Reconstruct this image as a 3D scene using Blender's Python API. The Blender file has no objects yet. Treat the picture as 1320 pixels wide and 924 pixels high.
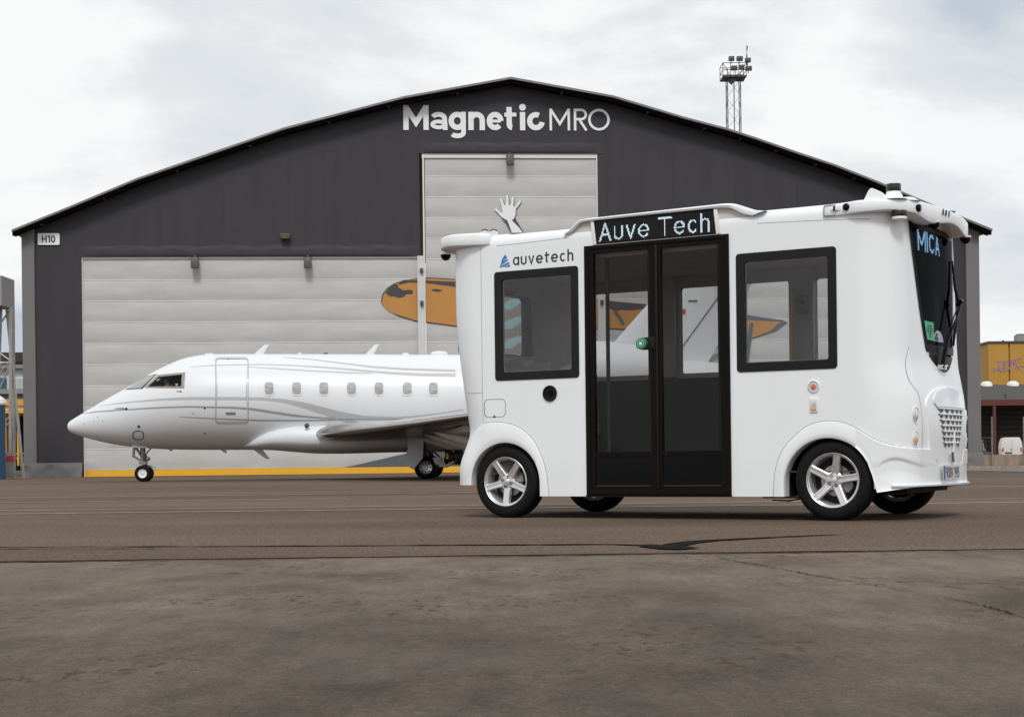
import bpy, bmesh, math, random
from math import sin, cos, pi, radians, sqrt, atan2
from mathutils import Vector, Matrix
from mathutils.bvhtree import BVHTree
random.seed(7)
S = bpy.context.scene
COL = S.collection

# ------------------------------------------------------------------ camera
F, HOR, ROLL, CH = 2100.0, 593.5, 0.0115, 0.475
cam_d = bpy.data.cameras.new('camera')
cam = bpy.data.objects.new('camera', cam_d); COL.objects.link(cam)
cam_d.sensor_width = 36.0
cam_d.lens = 36.0 * F / 1320.0
cam_d.shift_y = (HOR - 462.0) / 1320.0
cam_d.clip_start = 0.1; cam_d.clip_end = 6000
right = Vector((cos(ROLL), 0, -sin(ROLL))); up = Vector((sin(ROLL), 0, cos(ROLL))); back = Vector((0, -1, 0))
m = Matrix((right, up, back)).transposed().to_4x4(); m.translation = Vector((0, 0, CH))
cam.matrix_world = m
S.camera = cam

# ------------------------------------------------------------------ world, sun, exposure
SUN_EL, SUN_AZ = radians(48), radians(182)      # azimuth clockwise from +Y
w = bpy.data.worlds.new('World'); S.world = w; w.use_nodes = True
nt = w.node_tree; N = nt.nodes; L = nt.links; N.clear()
out = N.new('ShaderNodeOutputWorld'); bg = N.new('ShaderNodeBackground'); L.new(bg.outputs[0], out.inputs[0])
sky = N.new('ShaderNodeTexSky'); sky.sky_type = 'NISHITA'; sky.sun_disc = False
sky.sun_elevation = SUN_EL; sky.sun_rotation = SUN_AZ
tc = N.new('ShaderNodeTexCoord')
mp = N.new('ShaderNodeMapping'); mp.inputs['Scale'].default_value = (1.0, 1.0, 2.3); mp.inputs['Location'].default_value = (1.42, 0.6, 0.13)
L.new(tc.outputs['Generated'], mp.inputs[0])
n1 = N.new('ShaderNodeTexNoise'); n1.inputs['Scale'].default_value = 4.2; n1.inputs['Detail'].default_value = 9; n1.inputs['Roughness'].default_value = 0.52; n1.inputs['Distortion'].default_value = 0.25
L.new(mp.outputs[0], n1.inputs['Vector'])
n2 = N.new('ShaderNodeTexNoise'); n2.inputs['Scale'].default_value = 1.6; n2.inputs['Detail'].default_value = 4
L.new(mp.outputs[0], n2.inputs['Vector'])
# cloud body shade: bright tops to blue-grey undersides
cr = N.new('ShaderNodeValToRGB'); cr.color_ramp.interpolation = 'EASE'
e = cr.color_ramp.elements
e[0].position = 0.36; e[0].color = (5.3, 5.95, 6.75, 1)
e[1].position = 0.60; e[1].color = (9.5, 9.55, 9.6, 1)
e2 = e.new(0.475); e2.color = (7.5, 7.8, 8.1, 1)
add = N.new('ShaderNodeMath'); add.operation = 'MULTIPLY_ADD'
sep = N.new('ShaderNodeSeparateXYZ'); L.new(tc.outputs['Generated'], sep.inputs[0])
elev = N.new('ShaderNodeMapRange'); elev.inputs['From Min'].default_value = 0.0; elev.inputs['From Max'].default_value = 0.24
elev.inputs['To Min'].default_value = -0.05; elev.inputs['To Max'].default_value = 0.06
L.new(sep.outputs['Z'], elev.inputs['Value'])
L.new(n1.outputs['Fac'], add.inputs[0]); add.inputs[1].default_value = 1.0; L.new(elev.outputs[0], add.inputs[2])
L.new(add.outputs[0], cr.inputs[0])
gap = N.new('ShaderNodeMapRange'); gap.inputs['From Min'].default_value = 0.30; gap.inputs['From Max'].default_value = 0.42
gap.inputs['To Min'].default_value = 0.93; gap.inputs['To Max'].default_value = 1.0
L.new(n2.outputs['Fac'], gap.inputs['Value'])
mx = N.new('ShaderNodeMix'); mx.data_type = 'RGBA'
L.new(gap.outputs[0], mx.inputs[0]); L.new(sky.outputs[0], mx.inputs[6]); L.new(cr.outputs[0], mx.inputs[7])
L.new(mx.outputs[2], bg.inputs[0]); bg.inputs[1].default_value = 0.1

sd = bpy.data.lights.new('sun', 'SUN'); sd.energy = 1.7; sd.angle = radians(14); sd.color = (1.0, 0.965, 0.92)
sun = bpy.data.objects.new('sun', sd); COL.objects.link(sun)
dirv = Vector((sin(SUN_AZ) * cos(SUN_EL), cos(SUN_AZ) * cos(SUN_EL), sin(SUN_EL)))
sun.rotation_euler = dirv.to_track_quat('Z', 'Y').to_euler(); sun.location = dirv * 30

S.view_settings.view_transform = 'Standard'; S.view_settings.look = 'None'
S.view_settings.exposure = 0.0; S.view_settings.gamma = 1.0
S.render.engine = 'CYCLES'
S.cycles.use_denoising = True
S.cycles.max_bounces = 8; S.cycles.transparent_max_bounces = 16

# ------------------------------------------------------------------ measuring helpers
def pt(px, py, Y):
    """point of the world at depth Y that was measured at px,py in the photograph"""
    u = (px - 660) / F; v = (HOR - py) / F
    a = u * cos(ROLL) + v * sin(ROLL); b = -u * sin(ROLL) + v * cos(ROLL)
    return Vector((a * Y, Y, CH + b * Y))

# ------------------------------------------------------------------ materials
def mat(name, col, rough=0.6, metal=0.0, spec=0.5, var=0.0, vscale=5.0, bump=0.0, bscale=40.0, coat=0.0, emit=None, estr=0.0, stretch=(1, 1, 1), rvar=0.0):
    m = bpy.data.materials.new(name); m.use_nodes = True
    nt = m.node_tree; N = nt.nodes; L = nt.links
    b = N['Principled BSDF']
    b.inputs['Base Color'].default_value = (*col, 1); b.inputs['Roughness'].default_value = rough
    b.inputs['Metallic'].default_value = metal; b.inputs['Specular IOR Level'].default_value = spec
    b.inputs['Coat Weight'].default_value = coat; b.inputs['Coat Roughness'].default_value = 0.05
    if emit:
        b.inputs['Emission Color'].default_value = (*emit, 1); b.inputs['Emission Strength'].default_value = estr
    if var or bump or rvar:
        tc = N.new('ShaderNodeTexCoord'); mp = N.new('ShaderNodeMapping'); mp.inputs['Scale'].default_value = stretch
        L.new(tc.outputs['Object'], mp.inputs[0])
    if var or rvar:
        n = N.new('ShaderNodeTexNoise'); n.inputs['Scale'].default_value = vscale; n.inputs['Detail'].default_value = 6
        L.new(mp.outputs[0], n.inputs['Vector'])
    if var:
        r = N.new('ShaderNodeMapRange'); r.inputs['From Min'].default_value = 0.25; r.inputs['From Max'].default_value = 0.75
        r.inputs['To Min'].default_value = 1 - var; r.inputs['To Max'].default_value = 1 + var
        L.new(n.outputs['Fac'], r.inputs['Value'])
        v = N.new('ShaderNodeVectorMath'); v.operation = 'SCALE'; v.inputs[0].default_value = col
        L.new(r.outputs[0], v.inputs['Scale']); L.new(v.outputs[0], b.inputs['Base Color'])
    if rvar:
        r = N.new('ShaderNodeMapRange'); r.inputs['From Min'].default_value = 0.3; r.inputs['From Max'].default_value = 0.7
        r.inputs['To Min'].default_value = max(0.02, rough - rvar); r.inputs['To Max'].default_value = min(1, rough + rvar)
        L.new(n.outputs['Fac'], r.inputs['Value']); L.new(r.outputs[0], b.inputs['Roughness'])
    if bump:
        n = N.new('ShaderNodeTexNoise'); n.inputs['Scale'].default_value = bscale; n.inputs['Detail'].default_value = 4
        L.new(mp.outputs[0], n.inputs['Vector'])
        bp = N.new('ShaderNodeBump'); bp.inputs['Strength'].default_value = bump; bp.inputs['Distance'].default_value = 0.02
        L.new(n.outputs['Fac'], bp.inputs['Height']); L.new(bp.outputs[0], b.inputs['Normal'])
    return m

def glass_mat(name, tint, gloss=1.0, dark=(0.02, 0.02, 0.02)):
    m = bpy.data.materials.new(name); m.use_nodes = True
    nt = m.node_tree; N = nt.nodes; L = nt.links; N.clear()
    o = N.new('ShaderNodeOutputMaterial'); t = N.new('ShaderNodeBsdfTransparent'); t.inputs[0].default_value = (*tint, 1)
    g = N.new('ShaderNodeBsdfGlossy'); g.inputs['Roughness'].default_value = 0.015
    fr = N.new('ShaderNodeFresnel'); fr.inputs['IOR'].default_value = 1.45
    mu = N.new('ShaderNodeMath'); mu.operation = 'MULTIPLY'; mu.inputs[1].default_value = gloss
    L.new(fr.outputs[0], mu.inputs[0])
    mixn = N.new('ShaderNodeMixShader'); L.new(mu.outputs[0], mixn.inputs[0]); L.new(t.outputs[0], mixn.inputs[1]); L.new(g.outputs[0], mixn.inputs[2])
    L.new(mixn.outputs[0], o.inputs[0])
    return m

M = {}
M['bus'] = mat('bus_white_paint', (0.84, 0.865, 0.885), 0.34, coat=0.3, var=0.025, vscale=2.2)
M['bus_trim'] = mat('bus_white_plastic', (0.80, 0.80, 0.80), 0.45)
M['bus_grey'] = mat('warm_grey_plastic', (0.62, 0.60, 0.58), 0.5)
M['black'] = mat('black_gloss', (0.005, 0.005, 0.006), 0.15, spec=.12)
M['blackmat'] = mat('black_satin', (0.008, 0.007, 0.007), 0.45, spec=.25, var=0.2, vscale=8)
M['doorblack'] = mat('door_black', (0.008, 0.0055, 0.0045), 0.4, spec=.09)
M['frit'] = mat('window_black_border', (0.014, 0.014, 0.015), 0.2, spec=.16)
M['rubber'] = mat('tyre_rubber', (0.007, 0.007, 0.007), 0.75, spec=.2, var=0.25, vscale=20, bump=0.15, bscale=90)
M['alloy'] = mat('silver_alloy', (0.72, 0.72, 0.73), 0.34, metal=0.7, rvar=0.08, vscale=15)
M['steel'] = mat('brake_steel', (0.42, 0.40, 0.38), 0.4, metal=0.9, var=0.2, vscale=30)
M['dark'] = mat('underbody', (0.012, 0.011, 0.010), 0.8)
M['cabin'] = mat('cabin_lining', (0.66, 0.60, 0.56), 0.7, var=0.15, vscale=3)
M['cabin_floor'] = mat('cabin_floor', (0.06, 0.055, 0.05), 0.7)
M['seat'] = mat('seat_fabric', (0.40, 0.42, 0.46), 0.8, var=0.1)
M['seatlight'] = mat('seat_cover_cream', (0.5, 0.48, 0.42), 0.8)
M['yellowpole'] = mat('yellow_grab_pole', (0.75, 0.60, 0.08), 0.35)
M['seam'] = mat('panel_seam', (0.16, 0.16, 0.17), 0.8)
M['blue'] = mat('logo_blue', (0.005, 0.20, 0.52), 0.4)
M['ink'] = mat('logo_black', (0.02, 0.02, 0.022), 0.4)
M['led_off'] = mat('led_panel', (0.005, 0.0045, 0.0045), 0.5, spec=.15)
M['led'] = mat('led_lit', (0.3, 0.4, 0.45), 0.5, emit=(0.72, 0.88, 1.0), estr=1.3)
M['led2'] = mat('led_lit_blue', (0.2, 0.4, 0.5), 0.5, emit=(0.35, 0.75, 0.95), estr=0.45)
M['orange'] = mat('orange_reflector', (0.75, 0.16, 0.04), 0.3)
M['lens'] = mat('clear_lens', (0.75, 0.72, 0.68), 0.12, metal=0.4)
M['amber'] = mat('amber_lens', (0.8, 0.42, 0.16), 0.15)
M['green'] = mat('green_button', (0.02, 0.20, 0.10), 0.4)
M['sticker'] = mat('green_sticker', (0.06, 0.42, 0.24), 0.6)
M['white'] = mat('white_print', (0.8, 0.8, 0.8), 0.5)
M['plate'] = mat('plate_white', (0.62, 0.62, 0.60), 0.35)
M['plateblue'] = mat('plate_blue', (0.02, 0.08, 0.40), 0.35)
M['red'] = mat('red_print', (0.6, 0.05, 0.04), 0.5)
M['glass'] = glass_mat('side_glass', (0.92, 0.92, 0.92), 1.0)
M['farglass'] = glass_mat('far_glass', (0.92, 0.93, 0.93), 0.5)
M['doorglass'] = glass_mat('door_glass', (0.78, 0.77, 0.77), 0.32)
M['wsglass'] = glass_mat('windscreen_glass', (0.06, 0.075, 0.10), 0.12)
M['tarp'] = mat('dark_grey_tarpaulin', (0.043, 0.041, 0.047), 0.6, spec=.3, var=0.10, vscale=0.6, bump=0.25, bscale=0.55, stretch=(3.0, 1, 0.5))
M['tarpgrey'] = mat('grey_tarpaulin', (0.165, 0.16, 0.16), 0.6, var=0.08, vscale=1.0, bump=0.3, bscale=1.2, stretch=(1, 1, .6))
M['panel'] = mat('door_panel_cloth', (0.51, 0.51, 0.50), 0.6, var=0.08, vscale=1.4, bump=0.12, bscale=0.9, stretch=(.5, 1, 2.0))
M['panelrib'] = mat('door_panel_rib', (0.74, 0.73, 0.70), 0.5)
M['rail'] = mat('white_rail', (0.62, 0.63, 0.63), 0.45, var=0.08, vscale=2)
M['roofm'] = mat('roof_metal', (0.20, 0.19, 0.19), 0.45, metal=0.3, var=0.1)
M['soffit'] = mat('roof_edge_black', (0.004, 0.004, 0.004), 0.8, spec=.1)
M['yellow'] = mat('yellow_stripe', (0.80, 0.42, 0.02), 0.55, var=0.05)
M['sign'] = mat('sign_white', (0.84, 0.86, 0.88), 0.5)
M['m_orange'] = mat('mural_orange', (0.50, 0.235, 0.055), 0.6, var=0.06, vscale=0.7)
M['m_dark'] = mat('mural_charcoal', (0.055, 0.05, 0.05), 0.6)
M['m_teal'] = mat('mural_teal', (0.38, 0.60, 0.66), 0.6)
M['m_brown'] = mat('mural_taupe', (0.30, 0.265, 0.245), 0.6)
M['m_white'] = mat('mural_white', (0.80, 0.83, 0.86), 0.6)
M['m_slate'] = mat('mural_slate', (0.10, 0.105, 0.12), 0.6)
M['jet'] = mat('jet_white_paint', (0.72, 0.745, 0.77), 0.38, coat=0.2)
M['stripe'] = mat('jet_silver_stripe', (0.33, 0.33, 0.34), 0.3)
M['stripe2'] = mat('jet_pale_stripe', (0.46, 0.47, 0.48), 0.3)
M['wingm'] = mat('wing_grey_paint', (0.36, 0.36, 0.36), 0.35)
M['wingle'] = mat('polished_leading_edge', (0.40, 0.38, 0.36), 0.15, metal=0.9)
M['winglow'] = mat('wing_underside_shaded', (0.055, 0.048, 0.043), 0.25)  # shade and brown ground reflection put into the underside colour
M['cockpit'] = mat('cockpit_interior', (0.02, 0.017, 0.016), 0.7)
M['jetframe'] = mat('window_frame_taupe', (0.30, 0.26, 0.24), 0.4)
M['jetglass'] = glass_mat('jet_glass', (0.9, 0.9, 0.88), 0.5)
M['cabinblind'] = mat('cabin_window_blind', (0.34, 0.33, 0.33), 0.4, var=0.5, vscale=14, stretch=(.3, 1, 3))
M['grey'] = mat('grey_metal', (0.30, 0.30, 0.30), 0.45, metal=0.5)
M['greyd'] = mat('dark_grey_metal', (0.08, 0.08, 0.08), 0.5, metal=0.4)
M['galv'] = mat('galvanised_steel', (0.36, 0.35, 0.33), 0.5, metal=0.4, var=0.15)
M['skin'] = mat('skin', (0.42, 0.22, 0.16), 0.6)
M['shirt'] = mat('shirt_white', (0.75, 0.72, 0.66), 0.8)
M['hair'] = mat('hair_dark', (0.03, 0.02, 0.015), 0.7)
M['conc'] = mat('retaining_concrete', (0.30, 0.235, 0.18), 0.85, var=0.3, vscale=3, stretch=(3, 1, .5))
M['roofdark'] = mat('roofing_felt', (0.045, 0.041, 0.038), 0.8, var=0.15, vscale=1)
M['redm'] = mat('red_painted_steel', (0.11, 0.026, 0.022), 0.5)
M['wallbrown'] = mat('dark_timber_wall', (0.060, 0.052, 0.048), 0.7, var=0.2)
M['ybuild'] = mat('ochre_cladding', (0.46, 0.25, 0.035), 0.6, var=0.06, vscale=.3)
M['purple'] = mat('purple_graffiti', (0.30, 0.18, 0.40), 0.6)
M['van'] = mat('van_paint', (0.72, 0.72, 0.68), 0.4)
M['bluem'] = mat('blue_paint', (0.015, 0.065, 0.15), 0.5)
M['tealb'] = mat('teal_panels', (0.02, 0.10, 0.14), 0.5)
M['offwhite'] = mat('offwhite_cladding', (0.60, 0.63, 0.64), 0.6, var=.05)
M['orangef'] = mat('orange_fascia', (0.80, 0.36, 0.04), 0.5)
M['cream'] = mat('cream_fascia', (0.72, 0.60, 0.45), 0.6)
M['ypost'] = mat('yellow_post', (0.75, 0.42, 0.02), 0.5)
M['line'] = mat('worn_line_paint', (0.42, 0.37, 0.33), 0.7, var=0.35, vscale=6)
M['tar'] = mat('bitumen_seam', (0.012, 0.011, 0.011), 0.95, spec=.05, var=.3, vscale=8)

def ground_mats():
    # asphalt apron
    m = bpy.data.materials.new('brown_asphalt'); m.use_nodes = True
    N = m.node_tree.nodes; L = m.node_tree.links; b = N['Principled BSDF']
    tc = N.new('ShaderNodeTexCoord')
    def noise(scale, detail=4, sc=(1, 1, 1), rough=0.55):
        mp = N.new('ShaderNodeMapping'); mp.inputs['Scale'].default_value = sc; L.new(tc.outputs['Object'], mp.inputs[0])
        n = N.new('ShaderNodeTexNoise'); n.inputs['Scale'].default_value = scale; n.inputs['Detail'].default_value = detail; n.inputs['Roughness'].default_value = rough
        L.new(mp.outputs[0], n.inputs['Vector']); return n
    def ramp(src, p0, c0, p1, c1):
        r = N.new('ShaderNodeValToRGB'); r.color_ramp.elements[0].position = p0; r.color_ramp.elements[0].color = (*c0, 1)
        r.color_ramp.elements[1].position = p1; r.color_ramp.elements[1].color = (*c1, 1); L.new(src, r.inputs[0]); return r
    def mul(a, bb, f=1.0, op='MULTIPLY'):
        x = N.new('ShaderNodeMix'); x.data_type = 'RGBA'; x.blend_type = op; x.inputs[0].default_value = f
        L.new(a, x.inputs[6]); L.new(bb, x.inputs[7]); return x
    fine = noise(70, 3); vor = N.new('ShaderNodeTexVoronoi'); vor.inputs['Scale'].default_value = 95; L.new(tc.outputs['Object'], vor.inputs['Vector'])
    base = ramp(noise(0.35, 5, (0.35, 1, 1)).outputs['Fac'], 0.3, (0.096, 0.068, 0.050), 0.7, (0.160, 0.119, 0.089))
    sp = ramp(fine.outputs['Fac'], 0.32, (0.45, 0.43, 0.42), 0.68, (1.45, 1.45, 1.45))
    agg = ramp(vor.outputs['Color'], 0.1, (0.62, 0.60, 0.60), 0.9, (1.35, 1.36, 1.38))
    a = mul(base.outputs[0], sp.outputs[0]); a = mul(a.outputs[2], agg.outputs[0], .8)
    gr_ = ramp(noise(31, 8, (1, 1, 1), .8).outputs['Fac'], 0.33, (0.5, 0.49, 0.48), 0.68, (1.6, 1.6, 1.6)); a = mul(a.outputs[2], gr_.outputs[0], .75)
    L.new(a.outputs[2], b.inputs['Base Color']); b.inputs['Roughness'].default_value = 0.95; b.inputs['Specular IOR Level'].default_value = .12
    bp = N.new('ShaderNodeBump'); bp.inputs['Strength'].default_value = 0.6; bp.inputs['Distance'].default_value = 0.006
    L.new(fine.outputs['Fac'], bp.inputs['Height']); L.new(bp.outputs[0], b.inputs['Normal'])
    M['asphalt'] = m
    # worn concrete slab in the foreground
    m = bpy.data.materials.new('worn_concrete'); m.use_nodes = True
    N = m.node_tree.nodes; L = m.node_tree.links; b = N['Principled BSDF']
    tc = N.new('ShaderNodeTexCoord')
    base = ramp(noise(0.9, 8, (1.5, .75, 1), .62).outputs['Fac'], 0.36, (0.080, 0.063, 0.049), 0.68, (0.158, 0.127, 0.101))
    mid = ramp(noise(3.5, 10, (2.2, .7, 1), .74).outputs['Fac'], 0.3, (0.76, 0.76, 0.77), 0.72, (1.24, 1.22, 1.2))
    fin = ramp(noise(45, 4).outputs['Fac'], 0.3, (0.80, 0.80, 0.80), 0.7, (1.16, 1.16, 1.16))
    grit = ramp(noise(150, 3).outputs['Fac'], 0.3, (0.62, 0.62, 0.62), 0.7, (1.36, 1.36, 1.36))
    a = mul(base.outputs[0], mid.outputs[0]); a = mul(a.outputs[2], fin.outputs[0]); a = mul(a.outputs[2], grit.outputs[0])
    # vignette put into the colour: slab darkens towards the camera, ragged edge
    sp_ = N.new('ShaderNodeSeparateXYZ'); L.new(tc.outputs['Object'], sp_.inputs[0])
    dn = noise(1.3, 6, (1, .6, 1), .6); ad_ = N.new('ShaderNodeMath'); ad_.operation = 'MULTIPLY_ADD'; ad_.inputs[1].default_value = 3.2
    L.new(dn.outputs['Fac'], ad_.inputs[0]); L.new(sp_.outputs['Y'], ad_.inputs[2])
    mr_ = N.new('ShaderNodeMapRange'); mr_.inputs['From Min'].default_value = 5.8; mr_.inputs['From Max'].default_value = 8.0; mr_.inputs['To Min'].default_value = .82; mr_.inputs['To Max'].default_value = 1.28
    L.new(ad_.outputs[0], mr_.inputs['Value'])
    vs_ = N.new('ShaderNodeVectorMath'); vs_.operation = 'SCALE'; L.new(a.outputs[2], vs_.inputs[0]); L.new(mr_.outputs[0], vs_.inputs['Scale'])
    # rust freckles, thickest in one patch
    rn = noise(11, 5, (1.6, .8, 1), .75); rp = noise(0.7, 1)
    ra = ramp(rn.outputs['Fac'], 0.56, (0, 0, 0), 0.61, (1, 1, 1)); rb = ramp(rp.outputs['Fac'], 0.47, (0, 0, 0), 0.56, (0.9, 0.9, 0.9))
    rm = mul(ra.outputs[0], rb.outputs[0])
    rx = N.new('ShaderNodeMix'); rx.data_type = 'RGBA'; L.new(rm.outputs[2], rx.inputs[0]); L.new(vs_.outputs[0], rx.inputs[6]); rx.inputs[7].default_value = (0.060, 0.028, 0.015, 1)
    # pale scuffs
    sn = noise(2.2, 8, (1.2, 1.0, 1), .7); sa = ramp(sn.outputs['Fac'], 0.62, (0, 0, 0), 0.74, (0.5, 0.5, 0.5))
    sx = N.new('ShaderNodeMix'); sx.data_type = 'RGBA'; L.new(sa.outputs[0], sx.inputs[0]); L.new(rx.outputs[2], sx.inputs[6]); sx.inputs[7].default_value = (0.21, 0.172, 0.142, 1)
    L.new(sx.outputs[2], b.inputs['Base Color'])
    rr = ramp(noise(1.1, 5, (0.4, 1, 1)).outputs['Fac'], .35, (.7, .7, .7), .65, (.95, .95, .95)); L.new(rr.outputs[0], b.inputs['Roughness'])
    b.inputs['Specular IOR Level'].default_value = .12
    bp = N.new('ShaderNodeBump'); bp.inputs['Strength'].default_value = 0.35; bp.inputs['Distance'].default_value = 0.004
    L.new(noise(60, 5).outputs['Fac'], bp.inputs['Height']); L.new(bp.outputs[0], b.inputs['Normal'])
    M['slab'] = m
ground_mats()

# ------------------------------------------------------------------ mesh helpers
class MB:
    def __init__(s): s.v = []; s.f = []; s.m = []; s.mi = 0
    def add(s, vs, fs, mi=None):
        b = len(s.v); s.v += [tuple(p) for p in vs]
        for f in fs: s.f.append([b + i for i in f]); s.m.append(s.mi if mi is None else mi)
        return s
    def box(s, a, b, mi=None):
        x0, y0, z0 = a; x1, y1, z1 = b
        vs = [(x, y, z) for z in (z0, z1) for y in (y0, y1) for x in (x0, x1)]
        return s.add(vs, [(0, 2, 3, 1), (4, 5, 7, 6), (0, 1, 5, 4), (2, 6, 7, 3), (0, 4, 6, 2), (1, 3, 7, 5)], mi)
    def prism(s, poly, axis, a, b, mi=None):
        """poly: 2-D outline; axis 'y': poly is (x,z), extruded y from a to b; 'x': (y,z); 'z': (x,y)"""
        def P(p, t): return {'y': (p[0], t, p[1]), 'x': (t, p[0], p[1]), 'z': (p[0], p[1], t)}[axis]
        n = len(poly); vs = [P(p, a) for p in poly] + [P(p, b) for p in poly]
        fs = [list(range(n))[::-1], list(range(n, 2 * n))] + [(i, (i + 1) % n, n + (i + 1) % n, n + i) for i in range(n)]
        return s.add(vs, fs, mi)
    def ring(s, outer, inner, axis, a, b, mi=None):
        def P(p, t): return {'y': (p[0], t, p[1]), 'x': (t, p[0], p[1]), 'z': (p[0], p[1], t)}[axis]
        n = len(outer); vs = [P(p, a) for p in outer] + [P(p, a) for p in inner] + [P(p, b) for p in outer] + [P(p, b) for p in inner]
        fs = []
        for i in range(n):
            j = (i + 1) % n
            fs += [(i, j, n + j, n + i), (2 * n + i, 3 * n + i, 3 * n + j, 2 * n + j), (i, 2 * n + i, 2 * n + j, j), (n + i, n + j, 3 * n + j, 3 * n + i)]
        return s.add(vs, fs, mi)
    def tube(s, path, r, n=8, mi=None, closed=False):
        path = [Vector(p) for p in path]; k = len(path); vs = []
        rr = r if isinstance(r, (list, tuple)) else [r] * k
        pu = None
        for i, p in enumerate(path):
            d = (path[min(i + 1, k - 1)] - path[max(i - 1, 0)]).normalized()
            if pu is None: pu = d.orthogonal().normalized()
            u = (pu - d * pu.dot(d)); u = u.normalized() if u.length > 1e-6 else d.orthogonal().normalized()
            pu = u; v = d.cross(u)
            for q in range(n): a = 2 * pi * q / n; vs.append(p + u * cos(a) * rr[i] + v * sin(a) * rr[i])
        fs = [(i * n + q, i * n + (q + 1) % n, (i + 1) * n + (q + 1) % n, (i + 1) * n + q) for i in range(k - 1) for q in range(n)]
        fs += [list(range(n))[::-1], [(k - 1) * n + q for q in range(n)]]
        return s.add(vs, fs, mi)
    def lathe(s, prof, axis='y', n=48, c=(0, 0, 0), mi=None, a0=0, a1=2 * pi):
        """prof: (radius, position along axis)"""
        full = abs(a1 - a0 - 2 * pi) < 1e-6; k = n if full else n + 1; vs = []
        for (r, h) in prof:
            for q in range(k):
                a = a0 + (a1 - a0) * q / n; x, y = r * cos(a), r * sin(a)
                p = {'y': (x, h, y), 'z': (x, y, h), 'x': (h, x, y)}[axis]
                vs.append((p[0] + c[0], p[1] + c[1], p[2] + c[2]))
        fs = []
        for i in range(len(prof) - 1):
            for q in range(n if full else n):
                j = (q + 1) % k
                fs.append((i * k + q, i * k + j, (i + 1) * k + j, (i + 1) * k + q))
        return s.add(vs, fs, mi)
    def disc(s, c, r, axis='y', n=24, t=0.004, mi=None):
        return s.prism([(0, 0)] * 0 + [((c[0] if axis != 'x' else c[1]) + r * cos(2 * pi * i / n), (c[2] if axis != 'z' else c[1]) + r * sin(2 * pi * i / n)) for i in range(n)], axis, {'y': c[1], 'x': c[0], 'z': c[2]}[axis], {'y': c[1], 'x': c[0], 'z': c[2]}[axis] + t, mi)
    def grid(s, rows, mi=None, closed=False):
        k = len(rows[0]); vs = [p for r in rows for p in r]; fs = []
        for i in range(len(rows) - 1):
            for j in range(k if closed else k - 1):
                a = i * k + j; b = i * k + (j + 1) % k
                fs.append((a, b, b + k, a + k))
        return s.add(vs, fs, mi)
    def build(s, name, mats, parent=None, smooth=30, bevel=0.0, off=None, mesh_only=False, flip=True, toward=None):
        me = bpy.data.meshes.new(name)
        vs = s.v if off is None else [(p[0] + off[0], p[1] + off[1], p[2] + off[2]) for p in s.v]
        me.from_pydata(vs, [], s.f)
        if not isinstance(mats, (list, tuple)): mats = [mats]
        for mm in mats: me.materials.append(mm)
        for p, i in zip(me.polygons, s.m): p.material_index = min(i, len(mats) - 1)
        finish(me, smooth, bevel, flip)
        if toward is not None:
            acc = Vector((0, 0, 0))
            for p in me.polygons: acc += p.normal * p.area
            if acc.dot(Vector(toward)) < 0: me.flip_normals()
        o = bpy.data.objects.new(name, me); COL.objects.link(o)
        if parent: o.parent = parent
        return o

def finish(me, smooth=30, bevel=0.0, flip=True):
    bm = bmesh.new(); bm.from_mesh(me)
    bmesh.ops.remove_doubles(bm, verts=bm.verts, dist=1e-6)
    if flip: bmesh.ops.recalc_face_normals(bm, faces=bm.faces)
    if bevel > 0:
        es = [e for e in bm.edges if len(e.link_faces) == 2 and e.calc_face_angle(0) > radians(35)]
        if es: bmesh.ops.bevel(bm, geom=es, offset=bevel, segments=2, profile=0.6, affect='EDGES', clamp_overlap=True)
    for f in bm.faces: f.smooth = smooth > 0
    if smooth > 0:
        for e in bm.edges:
            if len(e.link_faces) == 2 and e.calc_face_angle(0) > radians(smooth): e.smooth = False
            elif len(e.link_faces) != 2: e.smooth = True
    bm.to_mesh(me); bm.free(); me.update()

def empty(name, loc=(0, 0, 0), rz=0.0, parent=None):
    o = bpy.data.objects.new(name, None); COL.objects.link(o); o.location = loc; o.rotation_euler = (0, 0, rz)
    o.empty_display_size = 0.2
    if parent: o.parent = parent
    return o
def tag(o, label=None, cat=None, group=None, kind=None):
    if label: o['label'] = label
    if cat: o['category'] = cat
    if group: o['group'] = group
    if kind: o['kind'] = kind
    return o
def copy_tree(o, parent=None):
    c = o.copy(); COL.objects.link(c); c.parent = parent
    for ch in list(o.children): copy_tree(ch, c)
    return c

def boolean(o, cutters, op='DIFFERENCE'):
    for c in cutters:
        md = o.modifiers.new('b', 'BOOLEAN'); md.operation = op; md.object = c; md.solver = 'EXACT'; md.material_mode = 'TRANSFER'
    dg = bpy.context.evaluated_depsgraph_get(); dg.update()
    me = bpy.data.meshes.new_from_object(o.evaluated_get(dg), depsgraph=dg)
    o.modifiers.clear(); o.data = me
    for c in cutters: bpy.data.objects.remove(c, do_unlink=True)

def rrect(x0, z0, x1, z1, r, n=5):
    out = []
    for cx, cz, a in ((x1 - r, z0 + r, -90), (x1 - r, z1 - r, 0), (x0 + r, z1 - r, 90), (x0 + r, z0 + r, 180)):
        for i in range(n + 1):
            t = radians(a + 90 * i / n); out.append((cx + r * cos(t), cz + r * sin(t)))
    return out
def interp(tab, x, smooth=False):
    if x <= tab[0][0]: return tab[0][1]
    for (a, p), (b, q) in zip(tab, tab[1:]):
        if x <= b:
            t = (x - a) / (b - a)
            if smooth: t = t * t * (3 - 2 * t)
            return p + (q - p) * t
    return tab[-1][1]

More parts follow.
